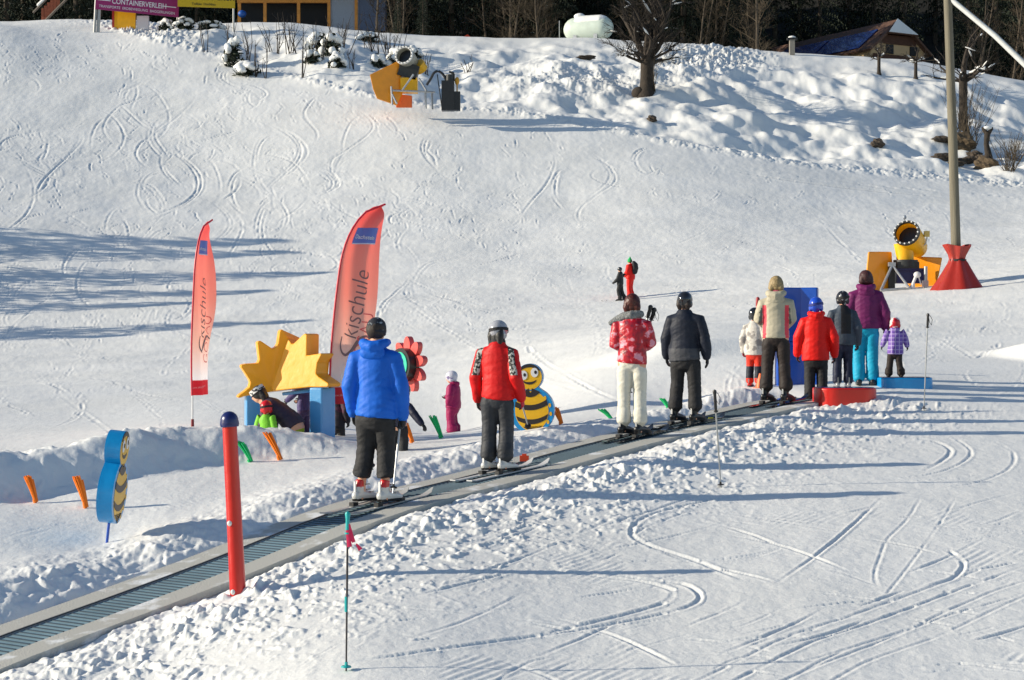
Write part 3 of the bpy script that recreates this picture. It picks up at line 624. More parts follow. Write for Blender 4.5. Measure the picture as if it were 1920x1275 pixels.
# woman with the floral jacket
flor=two_tone('red floral print',srgb(198,14,34),srgb(226,150,165),13,.57,.04,.38,bump=.004,third=(.30,srgb(120,8,40)))
x=1185; d,z=belt_surface(x)
cream=nylon('cream cloth',srgb(214,210,196),.06,.6,.004)
fold=[[(-.102,0,.772),(-.122,.0,.645),(-.050,.135,.60)],[(.102,0,.772),(.128,.0,.650),(.055,.135,.61)]]
p3,k3=person(x,d,1.64,'woman in a red and white floral jacket with grey fur collar and cream trousers',face=12,z=z-.002,jacket=flor,pants=cream,head='none',hair=mat('auburn hair',srgb(72,24,14),.45,var=.4,vscale=40,bump=.004,bscale=60),hairlen=.028,
    boots=black_plastic,skis=black_gloss,ski_len=1.15,ski_face=24,slope=.10,pant_end=.085,bulk=.98,hem=.505,arms=fold,leg_bulk=.98,flare=1.1,group='people riding the conveyor',seed=17,headscale=1.06)
fur=mat('grey fur',(.22,.23,.23),.95,var=.35,vscale=60,bump=.02,bscale=80,sheen=.5)
m=MB(); H=1.64; c_=k3['sp'][-2]
m.tube([c_+Vector(v)*H for v in ((.06,.03,.028),(.055,-.03,.03),(0,-.055,.022),(-.055,-.03,.012),(-.10,-.01,-.010),(-.155,-.015,-.036))],[.022*H,.027*H,.03*H,.03*H,.030*H,.016*H],10,up=(0,0,1),round_=2)
o=soft('fur_collar',m,.010,fur,p3,2,.012,(70,70),5)
hh_=local_to_world(p3,Vector((.125,.10,.85))*H); 
ski_pole(hh_+Vector((-.01,0,.08)),hh_+Vector((-.30,.1,-.95)),'black ski pole held upright in front of the woman in floral jacket',r=.012)
ski_pole(hh_+Vector((.035,.02,.05)),hh_+Vector((-.26,.12,-.97)),'second black ski pole held by the woman in the floral jacket',r=.012)
# dark man
x=1285; d,z=belt_surface(x); navy=nylon('dark navy cloth',srgb(28,34,48),.15,.6); gry=nylon('grey cloth',srgb(66,68,74),.1,.6)
p4,k4=person(x,d,1.58,'person in a dark navy jacket with grey hem, glossy black helmet and black trousers',face=16,z=z-.002,jacket=[navy,gry],jpick=lambda c,n:np.where((c[:,2]<.548*1.61)&(np.abs(c[:,0])<.2),1,0),head='helmet',headmat=mat('glossy dark helmet',(.03,.032,.036),.12,metal=.5,coat=.8),
    hair=mat('brown hair',(.02,.012,.01),.6),hairlen=.02,skis=black_gloss,ski_len=1.15,ski_face=24,slope=.10,pant_end=.085,bulk=1.10,hem=.462,leg_bulk=1.08,flare=1.05,group='people riding the conveyor',seed=23,arms=A(.165,.03,.160,.50),fingers=.25,
    legs=[[(-.055,0,.49),(-.072,.026,.27),(-.078,-.004,.10),(-.075,.0,0)],[(.055,0,.49),(.072,.026,.27),(.078,-.004,.10),(.078,0,0)]])
# beige woman
x=1455; d,z=belt_surface(x); beige=nylon('beige cloth',srgb(180,172,150),.08,.6); pinkm=nylon('coral cloth',srgb(222,70,85),.06,.6); dgrey=nylon('dark grey cloth',srgb(92,98,92),.1,.6); brown=nylon('dark brown cloth',srgb(44,36,34),.2,.65)
def pk(c,n):
    H=1.66; ax=np.abs(c[:,0])/H; zz=c[:,2]/H
    r=np.where((zz<.76)&(ax>.070+.04*np.abs(zz-.66))&(ax<.103)&(c[:,1]<.04)&(n[:,1]<.3),1,0); return np.where((ax>.107)&(zz<.74)&(zz>.60)&(n[:,0]*c[:,0]<.02),2,r)
fold2=[[(-.102,0,.772),(-.130,.0,.65),(-.065,.125,.58)],[(.102,0,.772),(.130,.0,.65),(.065,.125,.58)]]
p5,k5=person(x,d,1.66,'woman in a beige jacket with coral side stripes, pink scarf and dark brown trousers',face=12,z=z-.002,jacket=[beige,pinkm,dgrey],jpick=pk,pants=brown,head='none',hair=mat('blond hair',srgb(150,130,92),.6,var=.3,vscale=50,bump=.004,bscale=70),hairlen=.010,
    collar=mat('pink scarf',srgb(190,90,110),.9,var=.3,vscale=40,bump=.008,bscale=60),skis=black_gloss,ski_len=1.15,ski_face=24,slope=.10,pant_end=.085,bulk=1.0,hem=.50,hood=True,arms=fold2,leg_bulk=1.0,flare=1.12,group='people riding the conveyor',seed=29,headscale=1.05,
    legs=[[(-.052,0,.50),(-.066,.026,.27),(-.078,-.004,.10),(-.080,.0,0)],[(.052,0,.50),(.066,.026,.27),(.078,-.004,.10),(.078,0,0)]])
# small child left of her
lite=two_tone('pale grey printed cloth',srgb(205,200,190),srgb(150,145,140),9,.56,.03,.7); rb=two_tone('red and navy trousers',srgb(200,45,30),srgb(30,40,70),2.6,.5,.02,.6)
p6,k6=person(1414,26.2,1.10,'small child in pale grey jacket and red trousers beside the woman in beige',face=25,jacket=lite,pants=[nylon('red cloth',srgb(205,50,30),.1),navy],ppick=lambda c,n:np.where((c[:,2]<.28*1.05)&(c[:,2]>.12*1.05),1,0),head='helmet',headmat=black_gloss,gloves=mat('dark red glove',srgb(140,25,30),.7),boots=boot_r,
    headscale=1.28,bulk=1.15,hem=.42,leg_bulk=1.05,hair=mat('brown hair dark',(.05,.03,.02),.6),seed=31)
# red jacket boy
p7,k7=person(1530,24.75,1.43,'child in a bright red hooded jacket with a blue helmet and black trousers',face=8,jacket=nylon('bright red nylon',srgb(222,22,14),.08,.45),head='helmet',headmat=mat('blue helmet',srgb(30,75,190),.25,coat=.5),strap=mat('dark blue strap',srgb(20,40,120),.6),
    hood=True,bulk=1.17,hem=.41,headscale=1.12,leg_bulk=1.1,seed=37,arms=A(.172,.03,.172,.47),group='people waiting behind the padded platforms')
# navy boy
p8,k8=person(1580,25.3,1.33,'child in a slate grey jacket with a black patterned helmet and navy trousers',face=0,z=at(1580,25.3).z+.04,jacket=[nylon('slate cloth',srgb(62,72,84),.15),nylon('black cloth panel',(.012,.012,.015),.2)],jpick=lambda c,n:np.where((np.abs(c[:,0]-.03)<.07)&(c[:,1]<0)&(c[:,2]>.55*1.36),1,0),
    pants=nylon('navy trousers',srgb(28,34,58),.15),head='helmet',headmat=two_tone('patterned helmet',(.015,.015,.02),(.3,.32,.34),22,.6,.02,.25),strap=black_fabric,boots=mat('silver boot',(.35,.36,.38),.3,metal=.4),hair=mat('dark brown hair',(.02,.012,.01),.6),
    bulk=1.12,hem=.45,headscale=1.12,seed=41,group='people waiting behind the padded platforms',arms=A(.165,.03,.165,.475))
# purple woman
p9,k9=person(1623,25.7,1.63,'woman in a purple hooded jacket and bright turquoise trousers',face=6,jacket=nylon('plum cloth',srgb(108,30,88),.1,.55),pants=nylon('turquoise cloth',srgb(16,158,196),.06,.55),head='none',hair=mat('chestnut hair',srgb(62,28,28),.55,var=.4,vscale=45,bump=.004,bscale=70),
    hood=True,bulk=1.14,hem=.50,leg_bulk=1.12,flare=1.0,seed=43,headscale=1.08,hairlen=.01,group='people waiting behind the padded platforms',arms=A(.168,.03,.168,.50))
# toddler
plaid=mat('purple plaid cloth',srgb(110,80,165),.7,var=.1,vscale=10); nt=plaid.node_tree
tc=nt.nodes.new('ShaderNodeTexCoord'); br=nt.nodes.new('ShaderNodeTexBrick'); br.offset=0; br.inputs['Scale'].default_value=9; br.inputs['Color1'].default_value=(*srgb(108,78,165),1); br.inputs['Color2'].default_value=(*srgb(120,88,178),1); br.inputs['Mortar'].default_value=(*srgb(196,180,220),1)
br.inputs['Mortar Size'].default_value=.035; br.inputs['Brick Width'].default_value=.5; br.inputs['Row Height'].default_value=.5
mp=nt.nodes.new('ShaderNodeMapping'); mp.inputs['Rotation'].default_value=(R(90),0,0); nt.links.new(tc.outputs['Object'],mp.inputs[0]); nt.links.new(mp.outputs[0],br.inputs[0]); nt.links.new(br.outputs[0],nt.nodes['Principled BSDF'].inputs['Base Color'])
p10,k10=person(1678,25.55,.83,'toddler in a purple plaid jacket standing on the flat blue platform',face=8,z=at(1695,25.6).z+.125,jacket=plaid,pants=brown,head='helmet',headmat=two_tone('red and white helmet',srgb(190,30,45),srgb(225,215,215),10,.5,.02,.3),
    headscale=1.5,bulk=1.22,hem=.40,leg_bulk=1.15,flare=1.2,hood=True,seed=47,boots=brown,arms=[[(-.118,0,.78),(-.17,.0,.66),(-.20,.02,.54)],[(.118,0,.78),(.17,.0,.66),(.20,.02,.54)]],
    legs=[[(-.055,0,.45),(-.075,.012,.25),(-.10,-.004,.08),(-.11,.0,0)],[(.055,0,.45),(.075,.012,.25),(.10,-.004,.08),(.11,0,0)]],spine=[(0,0,.40),(0,0,.46),(0,0,.56),(0,0,.66),(0,0,.735),(0,0,.785),(0,0,.81)])
# far child and instructor
olive=nylon('dark olive cloth',srgb(40,42,44),.2)
p11,k11=person(1163,69,1.28,'child in a dark ski suit and helmet on skis far out on the piste',face=-75,jacket=[olive],pants=black_fabric,head='helmet',headmat=black_gloss,goggles=True,skis=black_gloss,ski_len=1.3,eyes=True,seed=53,bulk=1.25,leg_bulk=1.2,
    arms=[[(-.11,.0,.78),(-.15,.06,.63),(-.15,.16,.56)],[(.11,0,.78),(.15,.04,.66),(.14,-.08,.74)]],legs=[[(-.05,0,.49),(-.06,.06,.28),(-.06,-.0,.09),(-.06,.0,0)],[(.05,0,.49),(.06,-.03,.27),(.07,-.10,.09),(.07,-.12,0)]])
p12,k12=person(1182,70,1.52,'ski instructor in a red suit with a green hat far out on the piste',face=-60,jacket=nylon('red suit',srgb(225,25,15),.1,.5),pants=nylon('red trousers',srgb(228,30,18),.1,.5),head='cone',headmat=mat('green hat',srgb(25,170,90),.8),hair=mat('brown hair i',(.05,.03,.02),.6),eyes=True,skis=black_gloss,ski_len=1.5,seed=59,bulk=1.4,leg_bulk=1.3,
    arms=[[(-.115,0,.79),(-.15,.02,.65),(-.12,.12,.56)],[(.115,0,.79),(.15,.03,.65),(.12,.12,.56)]])
bp_=MB(); bp_.tube([(0,-.19,.98),(0,-.21,1.12),(0,-.20,1.28),(0,-.15,1.36)],[(.15,.09),(.16,.11),(.15,.10),(.11,.06)],12,round_=2); bp=soft('backpack',bp_,.02,black_fabric,None,2,.006,(9,9),3); bp.location=p12.location; bp.rotation_euler=p12.rotation_euler; tag(bp,'black backpack on the back of the red ski instructor','backpack')
# pink child
fuch=nylon('magenta ski suit',srgb(150,24,82),.12,.55)
p13,k13=person(850,26.2,.92,'small child in a magenta ski suit and white helmet standing sideways',face=-70,sink=.04,jacket=fuch,pants=fuch,head='helmet',headmat=two_tone('white printed helmet',srgb(205,205,215),srgb(120,110,150),14,.6,.03,.3),headscale=1.42,eyes=True,bulk=1.5,hem=.42,leg_bulk=1.5,flare=1.15,hood=True,
    collar=mat('navy collar',srgb(25,25,55),.8),seed=61,arms=[[(-.105,0,.735),(-.15,-.01,.62),(-.14,.05,.50)],[(.105,0,.735),(.15,.02,.62),(.10,.11,.58)]],head_pitch=12,
    spine=[(0,0,.42),(0,0,.48),(0,0,.57),(0,0,.66),(0,0,.735),(0,0,.785),(0,0,.81)])
# crouching woman at the arch, children around her
p14,k14=person(532,21.95,1.55,'woman with a patterned headband bending forward beside the yellow sun arch',face=-78,z=(CY-819)*21.95/F,sink=.50,jacket=nylon('dark plum jacket',srgb(60,50,66),.15,.6),pants=nylon('lime trousers',srgb(150,165,25),.1,.55),head='none',hair=mat('black hair w',(.012,.01,.01),.5,bump=.004,bscale=60),hairlen=.05,eyes=True,head_pitch=22,bulk=1.05,seed=67,
    spine=[(0,-.10,.40),(0,-.07,.44),(0,-.01,.49),(0,.06,.535),(0,.11,.565),(0,.14,.585),(0,.165,.60)],legs=[[(-.055,-.10,.40),(-.07,.06,.25),(-.06,-.02,.07),(-.06,.0,0)],[(.055,-.10,.40),(.07,.06,.25),(.06,-.02,.07),(.06,0,0)]],
    arms=[[(-.10,.10,.54),(-.13,.14,.41),(-.08,.21,.33)],[(.10,.10,.54),(.13,.12,.41),(.08,.18,.31)]])
hb=MB(); c_=k14['hc']; hb.tube([c_+k14['HM']@Vector((0,-.008,.030))*1.0,c_+k14['HM']@Vector((0,.002,.085))],[(.094,.103),(.088,.097)],20); hb.build('headband',two_tone('headband print',(.7,.7,.68),(.03,.03,.04),30,.55,.02,.8),p14)
lime=nylon('lime green jacket',srgb(120,195,50),.1)
p15,k15=person(499,21.75,.80,'small child with a red helmet and lime green jacket in front of the bending woman',face=20,z=(CY-822)*21.75/F,sink=.36,jacket=lime,head='helmet',headmat=two_tone('red helmet print',srgb(205,25,35),srgb(235,200,200),9,.66,.03,.3),headscale=1.5,bulk=1.1,hem=.42,seed=71,
    spine=[(0,0,.42),(0,0,.48),(0,0,.57),(0,0,.66),(0,0,.735),(0,0,.785),(0,0,.81)],strap=black_fabric)
p16,k16=person(572,23.2,1.0,'child in a violet jacket standing behind the pillar of the arch',face=-55,sink=.14,jacket=nylon('violet jacket',srgb(72,62,108),.15),pants=nylon('dusky violet trousers',srgb(66,50,88),.15),head='helmet',headmat=black_gloss,headscale=1.3,bulk=1.0,hem=.42,seed=73,eyes=True,goggles=True,
    arms=[[(-.115,0,.77),(-.15,.07,.64),(-.12,.17,.55)],[(.115,0,.77),(.15,.07,.64),(.12,.17,.55)]],spine=[(0,0,.42),(0,0,.48),(0,0,.57),(0,0,.66),(0,0,.745),(0,0,.795),(0,0,.825)])
p17,k17=person(630,22.9,1.02,'child in dark clothes standing between the banner pole and the man in blue',face=30,sink=.30,jacket=two_tone('dark printed jacket',(.015,.012,.02),(.08,.02,.05),9,.6,.04,.7),head='beanie',headmat=black_fabric,headscale=1.25,bulk=1.12,hem=.40,seed=79)
p18,k18=person(747,20.9,1.12,'child in dark clothes holding one arm out behind the man in blue',face=40,sink=.24,jacket=nylon('ink blue jacket',srgb(22,26,48),.2),head='helmet',headmat=black_gloss,headscale=1.25,bulk=1.0,hem=.45,seed=83,
    spine=[(0,-.05,.44),(0,-.03,.49),(0,.0,.56),(0,.03,.63),(0,.05,.68),(0,.06,.715),(0,.07,.74)],arms=[[(-.11,.04,.66),(-.16,.05,.52),(-.15,.08,.42)],[(.11,.04,.66),(.21,.02,.60),(.30,.0,.50)]])
# ------------------------------------------------------------------ the conveyor
def along_xy(a,p):
    # point with distance a along the belt's line and p to its right
    ux,uy=BB/BN,1/BN; return Vector((BA+ux*a+uy*p, uy*a-ux*p, 0))
def BPt(a,p,z): v=along_xy(a,p); v.z=float(belt_z(a))+z-.045; return v
A0,A1=8.5,BELT_END
conv=thing('conveyor_lift','long grey and teal moving carpet running diagonally up the slope','conveyor lift',BPt(A0,0,0))
o_=conv.location.copy()
def strip(name,p0,p1,z0,z1,m,sub=.4,bev=0):
    mb=MB(); n=int((A1-A0)/sub)+1; aa=np.linspace(A0,A1,n); vs=[];fs=[]
    for a in aa:
        for p,z in ((p0,z0),(p0,z1),(p1,z1),(p1,z0)): vs.append(BPt(a,p,z)-o_)
    for i in range(n-1):
        for e in range(4): fs.append((i*4+e,i*4+(e+1)%4,i*4+4+(e+1)%4,i*4+4+e))
    fs+=[(0,1,2,3),tuple((n-1)*4+k for k in (3,2,1,0))]; mb.add(vs,fs); return mb.build(name,m,conv,smooth=False)
deck=two_tone('grey deck board with snow dust',srgb(182,181,173),srgb(226,228,228),3.2,.60,.05,.8,bump=.006,detail=9); treadm=mat('teal belt rubber',srgb(122,150,160),.55,var=.2,vscale=2.2); ribm=mat('dark rib rubber',srgb(38,62,78),.6,var=.15,vscale=9)
railm=mat('dark edge rail',(.02,.025,.03),.5)
strip('side_deck',-.52,-.222,-.06,.006,deck); strip('side_deck',.197,.46,-.06,.006,deck)
strip('edge_rail',-.219,-.197,-.05,.020,railm); strip('edge_rail_cap',-.1965,-.191,-.05,.014,mat('rail cap',(.3,.32,.33),.4)); 
tread=strip('tread',-.190,.195,-.05,.004,treadm)
rb=MB(); a=A0+.05; ux,uy=BB/BN,1/BN
while a<A1-.05:
    c=[BPt(a+da,p,zz)-o_ for da in (-.007,.007) for p in (-.185,.190) for zz in (.0045,.010)]
    rb.add(c,[(0,1,3,2),(4,6,7,5),(0,4,5,1),(2,3,7,6),(0,2,6,4),(1,5,7,3)]); a+=.066
rb.build('rib',ribm,tread,smooth=False)
# ------------------------------------------------------------------ ski school playground
vinyl=lambda n,c,r=.32: mat(n,c,r,var=.06,vscale=3,bump=.008,bscale=7,coat=.25)
yel=vinyl('yellow vinyl',srgb(252,170,0),.5); lblue=vinyl('light blue vinyl',srgb(84,158,214),.3); redv=vinyl('red vinyl',srgb(196,24,16)); bluev=vinyl('blue vinyl',srgb(8,140,205)); deepb=vinyl('deep blue vinyl',srgb(12,78,180)); navyv=vinyl('navy cap',srgb(20,30,90),.3)
# red padded post by the belt
P=at(447,14.4); P.z=(CY-1118)*14.4/F; T=thing('marker_post','tall red padded post with a dark blue dome cap beside the conveyor','post',P+Vector((0,0,-.05)))
q=Vector((-.075,0,1.51)); m=MB(); m.tube([(0,0,-.1),(0,0,.02),q*.5,q*.94],[.066,.066,.061,.058],20); m.build('padding',redv,T)
m=MB(); ax=q.normalized(); m.tube([q*.925,q*.94,q*.955],[.072,.077,.074],20); m.ball(q*.955,(.073,.073,.078),20,12); m.build('cap',navyv,T,merge=True)
for t,sx in ((.42,-.25),(.06,-.3)):
    m=MB(); c=q*t+Vector((-.030,-.058,0)); m.ball(c,(.020,.012,.022),12,8); m.build('rivet',white_plastic,T)
# bee plates
def bee_half(z):   # half width of the silhouette, plate height .86
    h1=.165*math.sqrt(max(0,1-((z-.695)/.165)**2)); h2=.275*math.sqrt(max(0,1-((z-.285)/.285)**2)); 
    return (h1**6+h2**6)**(1/6) if (h1>0 or h2>0) else 0
def bee(name,label,loc,rz,th,tilt,stick=.0,fade=0):
    T=thing(name,label,'bee board',loc,rz,'bee boards of the ski school'); T.rotation_euler=(Matrix.Rotation(tilt,3,'Y')@Matrix.Rotation(rz,3,'Z')).to_euler()
    zs=[.86*.5*(1-math.cos(math.pi*k/40)) for k in range(41)]
    out=[(bee_half(z) if 0<z<.86 else 0,z) for z in zs]; out=[(max(a,.001),z) for a,z in out]
    outl=out+[(-a,z) for a,z in out[::-1]][1:-1]
    yb=mat('bee yellow',srgb(228,176,24),.4,var=.05); bk=mat('bee black',srgb(40,34,32),.45); wt=mat('bee white',(.75,.75,.75),.4)
    m=MB(); m.prism([(a,z+stick) for a,z in outl],0,th); body=m.build('board',[bluev],T)
    def flat(nm,o,y,mt,par=None):
        m=MB(); m.prism([(a,z+stick) for a,z in o],-y,-y+.003); return m.build(nm,mt,par or T,smooth=False)
    circ=lambda cx,cz,rx,rz_,n=28:[(cx+rx*math.cos(2*math.pi*k/n),cz+rz_*math.sin(2*math.pi*k/n)) for k in range(n)]
    flat('head',circ(0,.695,.155,.155),.003,yb)
    flat('hair',[(.15*math.cos(R(a)),.700+.157*math.sin(R(a))) for a in range(25,156,10)]+[(.125*math.cos(R(a)),.730+.085*math.sin(R(a))) for a in range(150,29,-10)],.006,bk)
    for sx in(-1,1):
        e=flat('eye',circ(sx*.068,.735+sx*.012,.046,.058),.009,wt); flat('pupil',circ(sx*.068+.012,.738+sx*.012,.016,.022),.012,bk,e)
    flat('smile',[(.085*math.cos(R(a)),.665+.062*math.sin(R(a))) for a in range(195,346,10)]+[(.080*math.cos(R(a)),.665+.030*math.sin(R(a))) for a in range(345,194,-10)],.006,bk)
    flat('belly',[(a*.80,.03+z*.62) for a,z in circ(0,.40,.26,.40)],.003,yb)
    for z0,h_ in ((.50,.055),(.345,.065),(.17,.06),(.045,.035)):
        w_=lambda z:max(.02,.80*.26*math.sqrt(max(0,1-((z-.278)/.25)**2)))
        up=[(w_(z0+.03)*t,z0+h_/2-.055*(1-t*t)+.03) for t in [k/8 for k in range(-8,9)]]; dn=[(w_(z0-.02)*t,z0-h_/2-.055*(1-t*t)+.03) for t in [k/8 for k in range(8,-9,-1)]]
        flat('stripe',up+dn,.006,bk)
    for k in range(7):
        a=R(-62+k*26)-R(0); 
        if -90<(-62+k*26)<100: flat('wing_tip',circ(.235*math.cos(a),.27+.235*math.sin(a),.016,.026,12),.004,yb)
    if stick:
        m=MB(); m.tube([(0,th/2,-.12),(0,th/2,stick+.03)],[.013,.013],10); m.build('stick',deepb,T)
    return T
P=at(1000,22.25); bee('bee_board','smiling yellow and black bee board on blue backing facing the camera behind the conveyor',P+Vector((0,0,-.06)),R(-8),.14,R(-4))
P=at(220,16.75); bee('bee_board','bee board seen edge on with its blue side and short stick, left of the conveyor',P+Vector((-.02,0,.02)),R(88),.145,R(6),stick=.14)
# folded sun arch
T=thing('sun_arch','yellow padded sun with rays standing on two light blue padded pillars','arch',Vector(((548-CX)/F*22.4,22.4,(CY-819)*22.4/F))); O=T.location.copy()
S_=155.; Z=lambda v:(118-0-(v/4.904))/S_*1.0   # zoomed picture rows to metres above the arch foot (v in the enlarged view)
foot_v=(818-580)*4.904
zz=lambda v:(foot_v-v)/4.904/S_; uu=lambda u:(u/4.904+420-540)/S_
th1,th2=R(30),R(13); tk=.26
def fold_u(v): return 545+(400-545)*(v-235)/(690-235)
def mapp(u,v,back=0):
    fu=uu(fold_u(v)); x=uu(u)-fu
    if x>=0: e=Vector((1,-math.tan(th1),0)); n=Vector((-math.sin(th1),-math.cos(th1),0))
    else: e=Vector((1,math.tan(th2),0)); n=Vector((math.sin(th2),-math.cos(th2),0))
    return Vector((fu,0,zz(v)))+e*x-n*back
rightp=[(545,235),(585,292),(603,294),(700,205),(716,198),(737,206),(738,402),(850,386),(878,380),(888,392),(845,470),(835,570),(865,600),(955,655),(962,672),(950,692),(770,695),(620,712),(404,738),(400,690)]
leftp=[(404,738),(250,770),(155,782),(100,803),(84,792),(100,772),(150,735),(190,700),(200,660),(192,630),(140,545),(118,512),(122,490),(160,481),(270,475),(285,440),(268,285),(276,268),(300,266),(400,335),(415,337),(440,318),(456,290),(472,180),(480,162),(500,158),(545,235),(400,690)]
m=MB()
for poly,sg in ((rightp,1),(leftp,-1)):
    poly=[(u+(-1.5 if sg>0 else 0) if (u,v) in ((545,235),(404,738),(400,690)) else u,v) for u,v in poly]
    f=[mapp(u,v) for u,v in poly]; bk=[mapp(u,v,tk) for u,v in poly]; n=len(f)
    m.add(f+bk,[tuple(range(n)),tuple(range(2*n-1,n-1,-1))]+[(i,(i+1)%n,n+(i+1)%n,n+i) for i in range(n)])
sunb=m.build('sun',yel,T,smooth=False)
bv=sunb.modifiers.new('b','BEVEL'); bv.width=.018; bv.segments=2; bv.limit_method='ANGLE'; bv.angle_limit=R(40)
def pillar(u,w_,z0,z1,rot,nm,mt,dep=.29):
    m=MB(); x=(u-540)/S_; y=mapp((u-420)*4.904,760).y; m.box((0,dep/2,(z0+z1)/2),(w_,dep,z1-z0)); M=Matrix.Rotation(rot,3,'Z'); m.v=[tuple(M@Vector(v)+Vector((x,y+.012,0))) for v in m.v]
    o=m.build(nm,mt,T,smooth=False); b=o.modifiers.new('b','BEVEL'); b.width=.02; b.segments=3; return o
pillar(590,.19,-.15,.615,-th1,'pillar',lblue); pillar(468,.20,-.15,.53,th2,'pillar',lblue)
m=MB(); a=mapp(500,742); b_=mapp(765,708); m.tube([a+Vector((0,.12,-.03)),b_+Vector((0,.12,-.03))],[.022,.022],8); m.build('cross_bar',lblue,T)
# flower board behind the man in blue
T=thing('flower_board','coral petalled flower board with turquoise face, half hidden behind the man in blue','flower board',at(750,21.6),R(-52))
coral=vinyl('coral vinyl',srgb(226,86,80)); turq=vinyl('turquoise vinyl',srgb(46,196,160)); zc=.95
for k in range(9):
    a=2*math.pi*k/9+.2; m=MB(); pts=[]
    for t in range(17):
        ph=math.pi*2*t/16; r_=.225+.115*math.cos(ph); w_=.066*math.sin(ph); pts.append((r_*math.cos(a)-w_*math.sin(a),zc+r_*math.sin(a)+w_*math.cos(a)))
    m.prism(pts[:-1],.10,.17); m.build('petal',coral,T)
m=MB(); m.prism([(-.0+.20*math.cos(2*math.pi*k/32),zc+.20*math.sin(2*math.pi*k/32)) for k in range(32)],0,.14); m.build('disc',black_plastic,T)
m=MB(); m.prism([(.155*math.cos(2*math.pi*k/32),zc+.155*math.sin(2*math.pi*k/32)) for k in range(32)],-.012,.0); m.build('face',turq,T)
m=MB(); m.tube([(0,.08,-.1),(0,.08,.7)],[.018,.018],8); m.build('stick',deepb,T)
# bristle markers
org=mat('orange bristles',srgb(245,128,20),.6); grn=mat('green bristles',srgb(20,185,105),.6)
for x,d,h_,mt,lean,lab in ((68,18.15,.24,org,-.30,'orange bristle marker furthest left, in front of the ploughed bank'),(162,17.9,.28,org,-.28,'orange bristle marker left of the edge on bee board'),
    (471,20.2,.20,grn,-.55,'green bristle marker right of the red post'),(527,20.3,.28,org,-.50,'orange bristle marker in front of the ploughed bank below the arch'),
    (774,21.8,.24,org,-.40,'orange bristle marker just right of the man in blue'),(828,22.3,.25,grn,-.40,'green bristle marker left of the child in magenta'),
    (1053,22.6,.19,org,-.42,'orange bristle marker right of the bee board facing the camera'),(1146,23.0,.11,grn,-1.0,'green bristle marker left of the woman in floral jacket'),(1252,24.6,.11,grn,-.6,'small green bristle marker left of the person in navy')):
    P=at(x,d); T=thing('bristle_marker',lab,'marker',P+Vector((0,0,-.02)),0,'bristle markers stuck in the snow'); rr=random.Random(int(x))
    m=MB(); top=Vector((lean*h_*1.15,0,h_*1.08))
    for k in range(34):
        a=rr.uniform(0,6.28); r_=rr.random()**.5; b0=Vector((math.cos(a)*.016*r_,math.sin(a)*.012*r_,.03)); e=b0+top*rr.uniform(.86,1.03)+Vector((math.cos(a)*.030*r_,math.sin(a)*.022*r_,0))
        m.tube([b0,(b0+e)/2+Vector((0,0,.01)),e],[.008,.008,.007],4)
    m.build('bristles',mt,T,smooth=False); k=MB(); k.tube([(0,0,-.05),top*.22],[.016,.02],8); k.build('socket',mt,T)
m=MB(); P=at(983,19.65); P.z=float(belt_z(((P.x-BA)*BB+P.y)/BN)); m.box((0,0,.02),(.10,.06,.06)); m.box((.0,0,.055),(.05,.05,.03)); m.build('end_clip',mat('orange red plastic',srgb(225,70,30),.5),None,smooth=False).location=P; tag(bpy.data.objects['end_clip'],'small orange red plastic clip on the belt in front of the woman in red','clip')
m=MB(); P=at(1330,22.75); m.box((0,0,.045),(.13,.08,.035),Matrix.Rotation(.2,3,'Y')); m.box((.02,.02,.075),(.06,.05,.03)); o=m.build('yellow_clip',mat('yellow plastic',srgb(215,205,40),.5),None,smooth=False); o.location=P; tag(o,'small yellow plastic clip in the snow right of the person in navy','clip')
m=MB(); m.tube([(0,0,-.05),(0,0,.20)],[.085,.02],14); m.tube([(0,0,-.05),(0,0,.0)],[.11,.11],14); o=m.build('traffic_cone',mat('orange cone',srgb(240,110,50),.5),None); o.location=at(1426,26.0); tag(o,'little orange cone at the feet of the child in pale grey','cone')
# standing blue board, red and blue low platforms, thin red post
T=thing('padded_board','tall blue padded board standing upright behind the woman in beige','padded board',at(1495,26.2)); 
for k,(cx_,w_,rz_) in enumerate(((-.12,.40,R(14)),(.175,.25,R(-20)))):
    for z0,z1 in ((-.1,.62),(.62,1.40)):
        m=MB(); m.box((cx_,0,(z0+z1)/2),(w_,.12,z1-z0),Matrix.Rotation(rz_,3,'Z')); o=m.build('pad',deepb,T,smooth=False); b=o.modifiers.new('b','BEVEL'); b.width=.02; b.segments=3
def rounded(w_,dp,r_,n=7): 
    o=[]
    for sx,sy,a0 in ((1,1,0),(-1,1,90),(-1,-1,180),(1,-1,270)):
        for k in range(n+1): a=R(a0+90*k/n); o.append((sx*(w_/2-r_)+r_*math.cos(a),sy*(dp/2-r_)+r_*math.sin(a)))
    return o
def platform(nm,lab,loc,w_,dp,h_,side,top,rz_,r_):
    T=thing(nm,lab,'platform',loc,rz_,'low padded platforms'); m=MB(); m.prism(rounded(w_,dp,r_),-.08,h_,plane='xy'); o=m.build('pad',side,T); b=o.modifiers.new('b','BEVEL'); b.width=.02; b.segments=3; b.limit_method='ANGLE'
    m=MB(); m.prism(rounded(w_-.06,dp-.06,r_-.02),h_-.002,h_+.006,plane='xy'); m.build('top_cover',top,T,smooth=False); return T
platform('padded_platform','low red padded platform with navy top on the snow right of the conveyor end',at(1583,24.3)+Vector((0,0,.01)),.82,.62,.20,redv,vinyl('navy vinyl',srgb(40,40,110)),R(6),.24)
platform('padded_platform','flat bright blue padded platform under the toddler',at(1695,25.6)+Vector((0,0,.01)),.76,.55,.115,bluev,vinyl('dark top',srgb(70,66,70)),R(4),.2)
